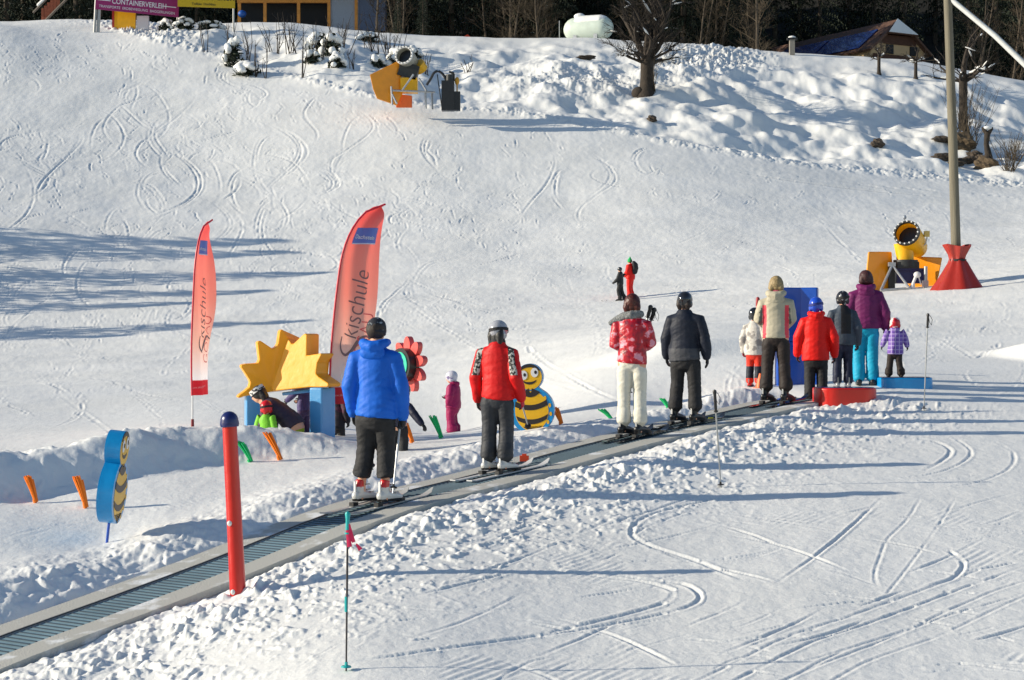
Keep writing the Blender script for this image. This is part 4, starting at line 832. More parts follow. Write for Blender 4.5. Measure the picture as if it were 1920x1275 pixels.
T=thing('marker_post','thin red post rising behind the child in pale grey','post',at(1421,27.2)); m=MB(); m.tube([(0,0,-.2),(0,0,1.18)],[.03,.03],12,round_=2); m.build('padding',redv,T); m=MB(); m.tube([(0,0,1.1),(0,0,1.2)],[.033,.03],12,round_=2); m.build('cap',mat('dull red cap',srgb(150,25,35),.5),T)
# standing ski poles
def stuck(x,d,h_,xt,lab,**k):
    b=at(x,d); s=F/d; return ski_pole(b+Vector(((xt-x)/s,0,h_)),b+Vector((0,0,-.03)),lab,**k)
teal=mat('teal plastic',srgb(20,165,165),.4)
tp=stuck(649,11.95,1.03,652,'dark ski pole with teal grip and basket stuck in the snow in the foreground',grip=teal,basket=teal,shaft=mat('dark shaft',(.05,.045,.05),.4,metal=.3),strap=False,r=.0075,gl=.125)
m=MB(); top=Vector((.012,0,1.0)); pk_=mat('pink ribbon',srgb(222,40,90),.7)
m.tube([top+Vector((.01,-.01,0)),top+Vector((.028,-.012,-.09)),top+Vector((.040,-.012,-.12))],[(.005,.002),(.014,.002),(.012,.002)],6,up=(1,0,0)); m.tube([top+Vector((.0,-.014,-.04)),top+Vector((.012,-.016,-.15))],[(.014,.002),(.016,.002)],6); m.tube([top+Vector((.055,-.012,-.13)),top+Vector((.085,-.01,-.17))],[(.006,.002),(.016,.002)],6)
m.build('ribbon',pk_,tp); m=MB(); m.tube([(0,0,.42),(0,0,.52)],[.0105,.0105],10); m.build('shaft_sleeve',teal,tp)
stuck(1352,18.2,.96,1340,'thin ski pole with black grip stuck in the snow right of the person in navy',r=.0085,gl=.20)
stuck(1732,23.35,1.23,1740,'ski pole with looped black strap stuck in the snow right of the toddler',r=.0085,gl=.16)
# feather banners
def banner(lab,P,yaw,lean,scale=1.0,seed=1,width=.60):
    T=thing('feather_flag',lab,'banner',P,yaw,'feather banners of the ski school'); rr=random.Random(seed)
    Hc=2.42*scale; z0=.42*scale; W=width*scale
    def mast(v): return lean*v*v*.9+.02*math.sin(v*3)        # x of the pole at relative height v
    def mx(v):   # x of the leading edge, bows over to the tip
        return mast(v)*1.0+ W*.93*(1-math.sqrt(max(0,1-(max(0,(v-.66)/.34))**2.2)))
    def rx(v):   # x of the trailing edge
        return mast(v)+W*(1.0 if v<.86 else 1.0-.10*((v-.86)/.14)**2)*(1-.05*math.sin(v*9))
    def wav(u,v): return .035*math.sin(u*6.5+v*3.1+seed)*(.3+u)+.020*math.sin(u*13+v*5)
    def Pt(u,v,off=0): 
        a,b=mx(v),max(rx(v),mx(v)+.004); return Vector((a+(b-a)*u,wav(u*(b-a)/W,v)+off,z0+Hc*v))
    nu,nv=16,64; vs=[];fs=[]
    for s_ in(0,1):
        for j in range(nv+1):
            for i in range(nu+1): vs.append(Pt(i/nu,j/nv,.003*s_))
    n1=(nu+1)*(nv+1)
    for j in range(nv):
        for i in range(nu):
            a=j*(nu+1)+i; fs.append((a,a+1,a+nu+2,a+nu+1)); fs.append((n1+a,n1+a+nu+1,n1+a+nu+2,n1+a+1))
    for j in range(nv): a=j*(nu+1); fs.append((a,a+nu+1,n1+a+nu+1,n1+a)); a+=nu; fs.append((a,n1+a,n1+a+nu+1,a+nu+1))
    cm=bpy.data.materials.new('banner cloth'); cm.use_nodes=True; nt=cm.node_tree; N=nt.nodes; L=nt.links; b=N['Principled BSDF']; b.inputs['Roughness'].default_value=.6
    tc=N.new('ShaderNodeTexCoord'); sp_=N.new('ShaderNodeSeparateXYZ'); L.new(tc.outputs['Object'],sp_.inputs[0]); mr=N.new('ShaderNodeMapRange'); mr.inputs['From Min'].default_value=z0; mr.inputs['From Max'].default_value=z0+Hc; L.new(sp_.outputs['Z'],mr.inputs['Value'])
    cr=N.new('ShaderNodeValToRGB'); e=cr.color_ramp.elements; e[0].position=0; e[0].color=(*srgb(222,60,75),1); e[1].position=1; e[1].color=(*srgb(255,142,138),1)
    for p_,c_ in ((.082,srgb(222,60,75)),(.086,srgb(252,250,250)),(.30,srgb(255,222,208)),(.55,srgb(255,190,174)),(.75,srgb(255,178,164))): x_=e.new(p_); x_.color=(*c_,1)
    L.new(mr.outputs[0],cr.inputs[0]); L.new(cr.outputs[0],b.inputs['Base Color'])
    tr=N.new('ShaderNodeBsdfTranslucent'); L.new(cr.outputs[0],tr.inputs['Color']); mx_=N.new('ShaderNodeMixShader'); mx_.inputs[0].default_value=.5; L.new(b.outputs[0],mx_.inputs[1]); L.new(tr.outputs[0],mx_.inputs[2]); L.new(mx_.outputs[0],N['Material Output'].inputs['Surface'])
    m=MB(); m.add(vs,fs); m.build('cloth',cm,T)
    red=mat('banner red',srgb(215,40,60),.5)
    m=MB(); m.tube([Vector((mx(v),wav(0,v),z0+Hc*v)) for v in [k/24 for k in range(25)]],[.013]*25,8); m.build('sleeve',red,T)
    m=MB(); m.tube([(0,0,-.15),(0,0,z0)],[.012,.012],10); m.build('pole',white_plastic,T); m=MB(); m.tube([(0,0,.0),(0,0,.10)],[.022,.020],10); m.build('ground_socket',mat('dark red plastic',srgb(120,20,30),.5),T)
    def lay(nm,me_,mt,off,par=None,bend=True):
        n=len(me_.vertices); 
        for v in me_.vertices:
            u,w_=v.co.x,v.co.y; p=Pt(u,w_,off-abs(v.co.z)); v.co=p
        me_.materials.clear(); me_.materials.append(mt); me_.update(); o=bpy.data.objects.new(nm,me_); COL.objects.link(o); o.parent=T; return o
    def grid_rect(u0,u1,v0,v1,n=10):
        m=bpy.data.meshes.new('r'); vs=[(u0+(u1-u0)*i/n,v0+(v1-v0)*j/n,0) for j in range(n+1) for i in range(n+1)]; m.from_pydata(vs,[],[(j*(n+1)+i,j*(n+1)+i+1,(j+1)*(n+1)+i+1,(j+1)*(n+1)+i) for j in range(n) for i in range(n)]); return m
    lay('logo_patch',grid_rect(.20,.84,.80,.878),mat('patch blue',srgb(104,122,196),.6),-.005)
    lay('patch_edge',grid_rect(.20,.84,.795,.801),mat('patch edge',srgb(205,205,225),.6),-.006)
    def text_uv(s,u,v,size,rot,mt,nm,off=-.008,stretch=1.0,bold=0,shear=0):
        c=bpy.data.curves.new('t','FONT'); c.body=s; c.size=size; c.shear=shear; c.offset=bold; o=bpy.data.objects.new('t',c); COL.objects.link(o); dg=bpy.context.evaluated_depsgraph_get(); dg.update(); me_=bpy.data.meshes.new_from_object(o.evaluated_get(dg)); bpy.data.objects.remove(o)
        # positions in metres on the cloth -> (u,v)
        for q in me_.vertices:
            x_,y_=q.co.x*stretch,q.co.y; a=x_*math.cos(rot)-y_*math.sin(rot); b_=x_*math.sin(rot)+y_*math.cos(rot); q.co=(u+a/W,v+b_/Hc,0)
        bm=bmesh.new(); bm.from_mesh(me_); bmesh.ops.subdivide_edges(bm,edges=[e for e in bm.edges if e.calc_length()>.02],cuts=2,use_grid_fill=True); bm.to_mesh(me_); bm.free()
        return lay(nm,me_,mt,off)
    dk=mat('banner lettering',srgb(128,104,106),.6); rd=mat('banner red lettering',srgb(232,96,98),.6)
    text_uv('kischule',.62,.315,.265*scale,R(86),dk,'lettering',stretch=.98,shear=.25,bold=-.003)
    text_uv('GOSAU',.88,.175,.23*scale,R(86),rd,'lettering',stretch=.86,bold=-.004)
    text_uv('Dachstein',.25,.825,.068*scale,R(-4),mat('patch lettering',(.7,.7,.8),.6),'lettering',off=-.010,bold=.001)
    text_uv('www.skischule-gosau.at',.06,.036,.042*scale,R(4),mat('band lettering',srgb(245,170,170),.6),'lettering')
    # big swoosh S
    me_=bpy.data.meshes.new('s'); pts=[(.22,.335),(.20,.29),(.26,.255),(.40,.243),(.56,.262),(.64,.30),(.70,.325),(.84,.335),(.98,.318)]; P_=smooth_curve(pts,40); vs=[];fs=[]
    for k,(a,b_) in enumerate(P_):
        t=k/39; wd=.006+.014*math.sin(math.pi*t); tx,ty=(P_[min(k+1,39)]-P_[max(k-1,0)]); l=math.hypot(tx*W,ty*Hc); nx_,ny_=-ty*Hc/l,tx*W/l; vs+=[(a+nx_*wd/W,b_+ny_*wd/Hc,0),(a-nx_*wd/W,b_-ny_*wd/Hc,0)]
    for k in range(39): fs.append((2*k,2*k+1,2*k+3,2*k+2))
    me_.from_pydata(vs,[],fs); lay('lettering',me_,dk,-.008)
    return T
banner('coral feather banner on the left, narrow because it is turned away',at(361,24.6),R(75),.02,1.0,2)
banner('coral feather banner beside the sun arch, bowing to the right',Vector(((617-CX)/F*22.3,22.3,(CY-824)*22.3/F)),R(34),.31,1.03,4,.53)
# ------------------------------------------------------------------ snow guns, mast, slope furniture
paint_y=mat('yellow paint',srgb(238,178,10),.4,var=.08,vscale=4); mat_or=vinyl('amber mat',srgb(238,150,5),.4); mat_rd=vinyl('orange red mat',srgb(156,38,24),.4); steel=mat('galvanised steel',(.42,.43,.44),.4,metal=.6,var=.15,vscale=10)
dkblue=mat('dark blue paint',srgb(26,30,80),.4,var=.1); dkmetal=mat('dark metal',(.02,.022,.022),.5,var=.2)
def frame_of(x,d,y0):
    P=at(x,d); s=F/d; zy=CY-F*P.z/d
    def W(px,py,dy=0): return Vector(((px-x)/s,dy,(zy-py)/s))
    return P,W,s
def ring_of(c,ax,r,n,k0=0):
    ax=ax.normalized(); u=ax.cross(Vector((0,0,1))).normalized(); w=ax.cross(u); return [c+(u*math.cos(2*math.pi*k/n+k0)+w*math.sin(2*math.pi*k/n+k0))*r for k in range(n)]
def drum(T,c,ax,r0,r1,L,body,ringm,inner=black_plastic):
    """open barrel: mouth at c, axis ax pointing out of the mouth"""
    ax=ax.normalized(); m=MB()
    m.tube([c,c-ax*L*.25,c-ax*L*.7,c-ax*L],[r0,r0,r1,r1*.82],28,up=(1,0,.01),cap=False); m.tube([c,c-ax*L*.5],[r0*.86,r0*.8],28,up=(1,0,.01),cap=False); 
    a=ring_of(c,ax,r0,28); b_=ring_of(c,ax,r0*.86,28); m.add(a+b_,[(i,(i+1)%28,28+(i+1)%28,28+i) for i in range(28)])
    b=m.build('barrel',body,T)
    m=MB(); m.tube([c-ax*L*.30,c-ax*L*.34],[r0*.84,r0*.84],24,up=(1,0,.01)); m.build('fan_grille',inner,b)
    m=MB(); m.tube([c-ax*L,c-ax*L*1.12],[r1*.84,r1*.70],24,up=(1,0,.01)); m.build('rear_cover',body,b)
    m=MB(); a=ring_of(c+ax*.03,ax,r0*.99,28); a2=ring_of(c+ax*.03,ax,r0*.84,28); z=ring_of(c-ax*.06,ax,r0*1.03,28); z2=ring_of(c-ax*.06,ax,r0*.82,28)
    m.add(a+a2+z2+z,[f for i in range(28) for f in ((i,(i+1)%28,28+(i+1)%28,28+i),(28+i,28+(i+1)%28,56+(i+1)%28,56+i),(i,(i+1)%28,84+(i+1)%28,84+i))]); rg=m.build('nozzle_ring',ringm,b)
    for q in ring_of(c+ax*.045,ax,r0*.92,16): m=MB(); m.ball(q,(.032,.032,.032),6,4); m.build('nozzle',white_plastic if ringm is not white_plastic else dkmetal,rg)
    return b
P,W,s=frame_of(1700,62,548)
T=thing('snow_gun','yellow snow gun on a steel trolley beside the red wrapped mast','snow gun',P)
ax=Vector((-.46,-.82,.34)); drum(T,W(1697,437,-.2),ax,.45,.42,1.35,paint_y,dkmetal)
m=MB(); m.tube([W(1697,455,.25),W(1700,480,.25),W(1700,490,.25)],[(.34,.26),(.30,.24),(.30,.26)],14); m.build('neck',paint_y,T)
m=MB(); m.tube([W(1701,487,.25),W(1701,500,.25)],[.42,.42],20); m.box(W(1702,497,.25),(.75,.7,.22)); m.build('turntable',dkmetal,T)
m=MB(); m.box(W(1709,517,.35),(.95,.6,.50)); m.box(W(1709,505,.30),(1.0,.66,.08)); m.build('motor_housing',dkblue,T)
m=MB(); m.box(W(1674,520,.3),(.22,.3,.78)); m.build('column',dkmetal,T)
m=MB()
for a,b_ in ((W(1672,497,-.1),W(1646,545,-.5)),(W(1672,497,-.1),W(1699,541,-.5)),(W(1646,545,-.5),W(1702,541,-.5)),(W(1672,497,-.1),W(1672,492,.6)),(W(1650,545,.4),W(1702,541,.6))): m.tube([a,b_],[.045,.045],8)
m.box(W(1671,496,-.1),(.24,.14,.14)); m.build('trolley_frame',steel,T)
m=MB(); m.tube([W(1732,500,-.3),W(1732,552,-.3)],[.06,.06],10); m.box(W(1731,549,-.3),(.24,.24,.05)); m.box(W(1731,532,-.3),(.2,.12,.2)); m.build('support_leg',steel,T)
m=MB(); m.tube([W(1705,543,-.4),W(1708,530,-.4),W(1712,520,-.4)],[.11,.05,.05],10); m.ball(W(1715,516,-.4),(.13,.1,.11)); m.tube([W(1716,514,-.4),W(1722,535,-.4)],[.02,.02],6); m.build('hitch',white_plastic,T)
m=MB(); m.tube([W(1697,415,.1),W(1697,409,.1)],[.02,.02],8); m.ball(W(1697,407,.1),(.075,.075,.08),12,8); m.build('beacon',mat('grey lens',(.3,.33,.38),.2),T)
m=MB(); m.tube([W(1722,466,.3),W(1738,457,.2),W(1741,444,.2)],[.025,.025,.025],8); m.build('lamp_arm',steel,T); m=MB(); m.box(W(1740,438,.2),(.18,.14,.20)); m.build('lamp',mat('pale yellow lamp',srgb(215,190,110),.35),T)
def matpanel(T,pts,y,th,mt,name='mat'):
    m=MB(); n=len(pts); f=[Vector((p.x,y(p) if callable(y) else y,p.z)) for p in pts]; b_=[p+Vector((0,th,0)) for p in f]
    m.add(f+b_,[tuple(range(n)),tuple(range(2*n-1,n-1,-1))]+[(i,(i+1)%n,n+(i+1)%n,n+i) for i in range(n)]); o=m.build(name,mt,T,smooth=False); bv=o.modifiers.new('b','BEVEL'); bv.width=.04; bv.segments=2; bv.limit_method='ANGLE'; return o
matpanel(T,[W(1620,552),W(1628,472),W(1676,471),W(1682,552)],lambda p:.2+.5*(p.x+.7),.2,mat_or)
matpanel(T,[W(1716,552),W(1716,477),W(1776,481),W(1770,515),W(1758,552)],lambda p:.9-.5*(p.x-.9),.2,mat_or)
# wooden mast wrapped in a red mat, with its long stay
P,W,s=frame_of(1795,60,545)
wood=mat('weathered grey wood',srgb(112,106,90),.8,var=.22,vscale=3,bump=.01,bscale=12)
for n_ in wood.node_tree.nodes:
    if n_.type=='TEX_NOISE':
        mp=wood.node_tree.nodes.new('ShaderNodeMapping'); mp.inputs['Scale'].default_value=(4,4,.25); tc=[q for q in wood.node_tree.nodes if q.type=='TEX_COORD'][0]
        wood.node_tree.links.new(tc.outputs['Object'],mp.inputs[0]); wood.node_tree.links.new(mp.outputs[0],n_.inputs['Vector'])
T=thing('wooden_mast','tall leaning grey wooden mast with a long diagonal stay and red mat around its foot','mast',P)
m=MB(); m.tube([W(1797,560),W(1793,480),W(1786,250),W(1777,0),W(1772,-90)],[.165,.16,.15,.135,.13],18); m.build('pole',wood,T)
m=MB(); m.tube([W(1773,-12,.1),W(1850,76,-1),W(1925,172,-2),W(2215,520,-5)],[.085,.09,.10,.12],12); m.build('stay',mat('pale grey stay',srgb(190,192,190),.5,var=.1),T)
m=MB(); vs=[];fs=[]; n=40; lv=[(-.25,.92),(0,.80),(.25,.64),(.55,.47),(.85,.31),(.98,.25),(1.1,.28),(1.25,.36),(1.42,.45),(1.43,.41),(1.25,.32),(1.1,.25)]
for z,r_ in lv:
    for k in range(n):
        a=2*math.pi*k/n; pl=1+.07*math.sin(a*7)*(1 if z<.9 else 1.6); rx_=r_*pl*(1.0 if z>.9 else 1.05); vs.append((rx_*math.cos(a)+(.03 if z<.9 else 0),rx_*math.sin(a)*.9,z+(.05*math.sin(a*2+1) if z>1 else 0)))
for j in range(len(lv)-1):
    for k in range(n): fs.append((j*n+k,j*n+(k+1)%n,(j+1)*n+(k+1)%n,(j+1)*n+k))
m.add(vs,fs); m.build('wrapped_mat',mat_rd,T)
m=MB(); m.tube([(.02,0,.90),(.02,0,.97)],[.275,.275],20); m.build('strap',black_fabric,T)
# upper snow gun at the top of the piste
P,W,s=frame_of(762,108,192)
T=thing('snow_gun','snow gun with a white ringed mouth at the top edge of the piste','snow gun',P)
drum(T,W(758,106,-.6),Vector((-.30,-.88,.20)),.56,.46,1.5,mat('grey barrel',srgb(150,150,140),.4,var=.1),white_plastic)
m=MB(); m.tube([W(782,118,.4),W(790,128,.7)],[.42,.38],20); m.build('rear_guard',paint_y,T)
m=MB(); m.box(W(766,133,.2),(1.15,.9,.85),Matrix.Rotation(.3,3,'Y')); m.build('turntable',dkmetal,T)
m=MB(); m.box(W(767,160,.2),(1.0,.9,.85)); m.build('motor_housing',paint_y,T)
m=MB()
for a,b_ in ((W(776,142,-.5),W(756,172,-.7)),(W(735,172,-.6),W(816,174,-.3)),(W(786,148,-.2),W(800,172,-.4)),(W(735,165,-.6),W(737,200,-.8)),(W(737,180,-.7),W(746,198,-.9)),(W(798,172,-.3),W(799,205,-.3)),(W(810,172,0),W(811,205,0))): m.tube([a,b_],[.06,.06],8)
m.build('trolley_frame',steel,T)
m=MB(); m.tube([W(760,98,.3),W(762,84,.3)],[.05,.05],8); m.box(W(763,88,.3),(.3,.25,.25)); m.build('beacon',steel,T)
matpanel(T,[W(695,143),W(748,114),W(756,172),W(744,198),W(708,187),W(701,170)],lambda p:-.3+.35*(p.x+1),.3,mat_or)
matpanel(T,[W(738,174),W(772,178),W(772,200),W(742,200)],lambda p:.3,.3,vinyl('orange mat',srgb(214,96,20),.5))
P,W,s=frame_of(846,107,203)
T=thing('hydrant_box','black hydrant shaft with bent hose right of the upper snow gun','hydrant',P)
m=MB(); m.box(W(840,180),(.75,.7,1.75)); m.box(W(856,190),(.45,.6,1.1)); m.build('shaft',black_plastic,T)
m=MB(); m.tube([W(843,160),W(843,140)],[.26,.24],14); m.tube([W(851,152),W(851,138)],[.06,.06],8); m.tube([W(851,138),W(842,134)],[.09,.05],8); m.build('valve',dkmetal,T)
m=MB(); m.ball(W(857,152),(.14,.12,.24),12,8); m.tube([W(857,158),W(857,172)],[.04,.04],8); m.build('gauge',mat('ochre gauge',srgb(205,150,40),.5),T)
hose=smooth_curve([(800,160),(808,148),(814,137),(822,134),(831,140),(837,152)],24); m=MB(); m.tube([W(a,b_,-.1) for a,b_ in hose],[.075]*24,8); m.build('hose',black_plastic,T)
m=MB(); m.tube([W(820,140,-.1),W(829,205,-.1)],[.03,.03],6); m.build('rod',dkmetal,T)
# hoardings on posts
def text_flat(s,size,loc,mt,parent,name='lettering',shear=0,bold=0,sx=1.0):
    c=bpy.data.curves.new('t','FONT'); c.body=s; c.size=size; c.shear=shear; c.offset=bold; c.extrude=.008; o=bpy.data.objects.new('t',c); COL.objects.link(o); dg=bpy.context.evaluated_depsgraph_get(); dg.update(); me_=bpy.data.meshes.new_from_object(o.evaluated_get(dg)); bpy.data.objects.remove(o)
    for v in me_.vertices: v.co=Vector((v.co.x*sx,-v.co.z,v.co.y))
    me_.materials.clear(); me_.materials.append(mt); o=bpy.data.objects.new(name,me_); COL.objects.link(o); o.parent=parent; o.location=loc; return o
def board(nm,lab,x,d,w_,h_,zb,col,rz,posts):
    P=at(x,d); T=thing(nm,lab,'hoarding',P,rz,'advertising hoardings at the top of the slope'); m=MB(); m.box((w_/2,0,zb+h_/2),(w_,.06,h_)); m.build('panel',col,T,smooth=False)
    for px_,r_ in posts: m=MB(); m.tube([(px_,.12,-.8),(px_,.12,zb+h_+.1)],[r_,r_],10); m.build('post',mat('galvanised post',(.38,.38,.37),.5,metal=.3),T)
    return T,P
purp=mat('magenta panel',srgb(150,30,100),.5,var=.05); wh=mat('white lettering',(.78,.75,.78),.5); ylp=mat('yellow panel',srgb(205,170,10),.5,var=.05); blk=mat('black lettering',(.03,.025,.01),.5)
T,P=board('hoarding','magenta hoarding on posts lettered CONTAINERVERLEIH at the top left',176,131,5.95,2.1,1.7,purp,R(16),[(.04,.10),(.30,.12),(5.9,.06)])
T.rotation_euler=(0,R(3.0),R(16))
text_flat('CONTAINERVERLEIH',.52,(1.15,-.04,2.23),wh,T,sx=.80,bold=.006); text_flat('ERLACH',1.45,(1.1,-.04,3.03),wh,T,shear=.3,bold=.03,sx=.75)
text_flat('TRANSPORTE  ERDBEWEGUNG  BAGGERUNGEN',.26,(.25,-.04,1.87),wh,T,sx=.95)
for x0,x1 in ((.15,1.05),(4.75,5.75)): m=MB(); m.box(((x0+x1)/2,-.036,2.40),(x1-x0,.012,.06)); m.build('rule',wh,T,smooth=False)
T,P=board('hoarding','yellow hoarding with dark lettering right of the magenta one',333,131,4.1,2.1,1.75,ylp,R(10),[(4.0,.07)])
text_flat('Baumeister GmbH',.58,(.35,-.04,2.30),blk,T,bold=.015,sx=.85); text_flat('Tiefbau  Hochbau',.24,(1.0,-.04,1.90),blk,T)
T=thing('yellow_barrier','yellow panel with an orange edge standing under the magenta hoarding','barrier',at(232,133)); m=MB(); m.box((.1,0,.55),(1.55,.3,1.5)); m.build('panel',paint_y,T,smooth=False); m=MB(); m.box((-.74,-.02,.55),(.16,.3,1.5)); m.build('edge',mat_rd,T,smooth=False)
m=MB(); m.box((0,0,.45),(.85,.3,1.3)); o=m.build('grey_cabinet',mat('pale grey cabinet',srgb(190,192,200),.5),None,smooth=False); o.location=at(268,133); tag(o,'pale grey cabinet right of the yellow panel under the hoarding','cabinet')
# buildings along the top
def wbox(T,nm,c,size,mt,rot=None,par=None): m=MB(); m.box(c,size,rot); return m.build(nm,mt,par or T,smooth=False)
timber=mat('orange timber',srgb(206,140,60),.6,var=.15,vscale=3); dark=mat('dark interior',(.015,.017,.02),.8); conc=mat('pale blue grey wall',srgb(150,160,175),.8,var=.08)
def base(x,d,lift=0):
    X=(x-CX)/F*d; return Vector((X,d,gz(X,d)+lift))
P=base(450,150); s=F/150; B=lambda px,py,dy=0: Vector(((px-450)/s,dy,(CY-py)*150/F-P.z))
T=thing('timber_building','open fronted building with orange timber posts and a pale blue grey side wall','building',P)
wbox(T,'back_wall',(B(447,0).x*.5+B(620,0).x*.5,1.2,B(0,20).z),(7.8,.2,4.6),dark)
for px in (449,497,560,617): wbox(T,'post',B(px,15),(.26,.26,3.6),timber)
wbox(T,'beam',(B(532,2).x,-.02,B(0,2).z),(7.7,.3,.32),timber)
wbox(T,'side_wall',(B(646,0).x,.6,B(0,18).z),(2.3,1.2,3.9),conc); wbox(T,'annex_wall',(B(697,0).x,1.0,B(0,24).z),(2.2,2.0,3.0),mat('slate blue wall',srgb(90,104,130),.8,var=.1)); wbox(T,'pillar',B(668,20,.0),(.25,.3,3.2),timber)
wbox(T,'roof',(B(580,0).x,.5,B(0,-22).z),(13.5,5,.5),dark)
m=MB(); m.ball((0,0,0),(.35,.35,.3)); o=m.build('blue_barrel',mat('blue barrel',srgb(20,80,160),.5),None); o.location=base(454,148)+Vector((0,0,1.35)); o.location.z=(CY-26)*148/F; tag(o,'small blue barrel in front of the timber building','barrel')
# wooden stair at the far left
P=base(80,142); s=F/142; B=lambda px,py,dy=0: Vector(((px-80)/s,dy,(CY-py)*142/F-P.z))
T=thing('wooden_stair','reddish wooden stair with snow on its upper rail at the far left','stair',P)
redw=mat('red brown boards',srgb(150,78,50),.7,var=.2,vscale=4); grw=mat('grey beam',srgb(110,100,90),.8,var=.2)
for a,b_,nm,r_,mt in ((B(78,46),B(135,-12),'stringer',.10,grw),(B(62,24),B(90,-5),'rail',.09,grw)): m=MB(); m.tube([a,b_],[r_,r_],8); m.build(nm,mt,T)
for k,px in enumerate((80,85,91,97,103,109)): 
    m=MB(); zt=B(px,44-(px-78)*1.03).z; m.box((B(px,0).x,.05,zt+.55),(.24,.06,1.1)); m.build('board',redw,T,smooth=False)
m=MB(); m.tube([B(72,9),B(90,-8)],[.14,.12],8,round_=2); m.build('snow_cap',snow,T)
# tank
P=base(1100,141); P.z=(CY-76)*141/F; mint=mat('mint paint',srgb(200,212,200),.45,var=.08,vscale=2)
T=thing('storage_tank','mint green horizontal tank with snow on top at the skyline left of the old tree','tank',P,R(-24))
m=MB(); m.tube([(-.95,0,.9),(1.25,0,.9)],[.92,.92],28,up=(0,0,1),round_=5); m.build('shell',mint,T)
m=MB(); m.tube([(-.7,0,1.30),(-.2,0,1.38),(1.3,0,1.38)],[(.52,.8),(.56,.84),(.52,.80)],16,up=(0,0,1),round_=2); soft('snow_cap',m,.07,snow,T,3,.03,(2,2),3)
m=MB(); m.ball((-.6,0,1.9),(.45,.45,.26)); soft('snow_heap',m,.06,snow,T,2,.02,(2,2),4)
for xx_ in(-.7,1.0): wbox(T,'saddle',(xx_,0,.1),(.3,1.5,.5),steel)
m=MB(); m.tube([(-2.3,0,0),(-2.3,0,1.7)],[.03,.03],6); m.build('pipe',steel,T)
# tiled roof bit behind the crest
P=base(872,146); T=thing('small_roof','tip of a little orange red roof behind the crest','roof',P); m=MB(); zt=(CY-66)*146/F-P.z; m.add([(-1.4,0,zt-1),(.2,-.5,zt),(1.5,0,zt-1),(-1.4,2,zt-1),(.2,1.5,zt),(1.5,2,zt-1)],[(0,1,2),(3,5,4),(0,3,4,1),(1,4,5,2),(0,2,5,3)]); m.build('tiles',mat('orange red tiles',srgb(200,70,40),.7),T,smooth=False)
# farmhouse
d=150; P=base(1683,d); s=F/d; up=lambda px,py: Vector(((px-1683)/s,0,(CY-py)*d/F-P.z))
apex=up(1683,36); le=up(1636,98); re=up(1772,108); rd=Vector((-8.5,15,0)).normalized(); Lh=17
T=thing('farmhouse','brown roofed farmhouse with blue solar panels and a snow covered half hip','house',P)
tile=mat('brown tiles',srgb(92,66,52),.8,var=.25,vscale=6,bump=.03,bscale=9); wall=mat('cream plaster',srgb(196,168,128),.85,var=.08,vscale=2); brownw=mat('brown boards',srgb(78,50,36),.8,var=.2,vscale=3)
gd=Vector((rd.y,-rd.x,0))      # across the gable
wl=-2.3; wr=3.9; eave=apex.z-2.9; 
pl=lambda a,z,b_=0: Vector((apex.x,0,0))+gd*a+rd*b_+Vector((0,0,z))
m=MB(); hip0=.9; 
def slab(pts,th,nm,mt,par=None):
    m=MB(); n=len(pts); nn=(pts[1]-pts[0]).cross(pts[2]-pts[0]).normalized(); nn=nn if nn.z>0 else -nn; lo=[p-nn*th for p in pts]; m.add(pts+lo,[tuple(range(n)),tuple(range(2*n-1,n-1,-1))]+[(i,(i+1)%n,n+(i+1)%n,n+i) for i in range(n)]); return m.build(nm,mt,par or T,smooth=False)
zr=apex.z; run=3.4; zl=zr-2.75
roofl=slab([pl(0,zr,.0),pl(-1.55,zr-1.25,-.5),pl(-run,zl,-.5),pl(-run,zl,Lh),pl(0,zr,Lh)],.18,'roof',tile)
roofr=slab([pl(0,zr,.0),pl(1.55,zr-1.25,-.5),pl(run,zl,-.5),pl(run,zl,Lh),pl(0,zr,Lh)],.18,'roof',tile)
hip=slab([pl(0,zr+.02,.0),pl(-1.65,zr-1.32,-.75),pl(1.65,zr-1.32,-.75)],.15,'half_hip',tile); slab([pl(0,zr+.06,-.02),pl(-1.55,zr-1.25,-.74),pl(1.6,zr-1.27,-.74)],.05,'snow_cover',snow,hip)
nl=(pl(-run,zl)-pl(0,zr)); 
for k in range(2):
    b0=1.2+k*6.3; q=[pl(0,zr,b0)+nl*.30,pl(0,zr,b0)+nl*.92,pl(0,zr,b0+6)+nl*.92,pl(0,zr,b0+6)+nl*.30]; q=[p+Vector((-.05,-.05,.10)) for p in q]; slab(q,.06,'solar_panel',mat('solar glass',srgb(22,50,118),.15,var=.1,coat=.6),roofl)
m=MB(); g=[pl(-2.9,zr-5.4),pl(2.9,zr-5.4),pl(2.9,zl+.25),pl(1.5,zr-1.35),pl(-1.5,zr-1.35),pl(-2.9,zl+.25)]; bk=[p+rd*Lh for p in g]; n=6; m.add(g+bk,[tuple(range(n)),tuple(range(11,5,-1))]+[(i,(i+1)%n,n+(i+1)%n,n+i) for i in range(n)]); m.build('wall',wall,T,smooth=False)
m=MB(); rotg=Matrix.Rotation(math.atan2(gd.y,gd.x),3,'Z'); c=pl(0,zr-1.75,-.06); m.box(c,(3.9,.08,.75),rotg); m.build('gable_boards',brownw,T,smooth=False)
for a,w_ in ((-.9,.75),(1.7,.8)): wbox(T,'window',pl(a,zr-2.55,-.05),(w_,.12,.75),dark,rotg)
wbox(T,'balcony_board',pl(0,zr-3.35,-.25),(5.6,.12,.6),brownw,rotg)
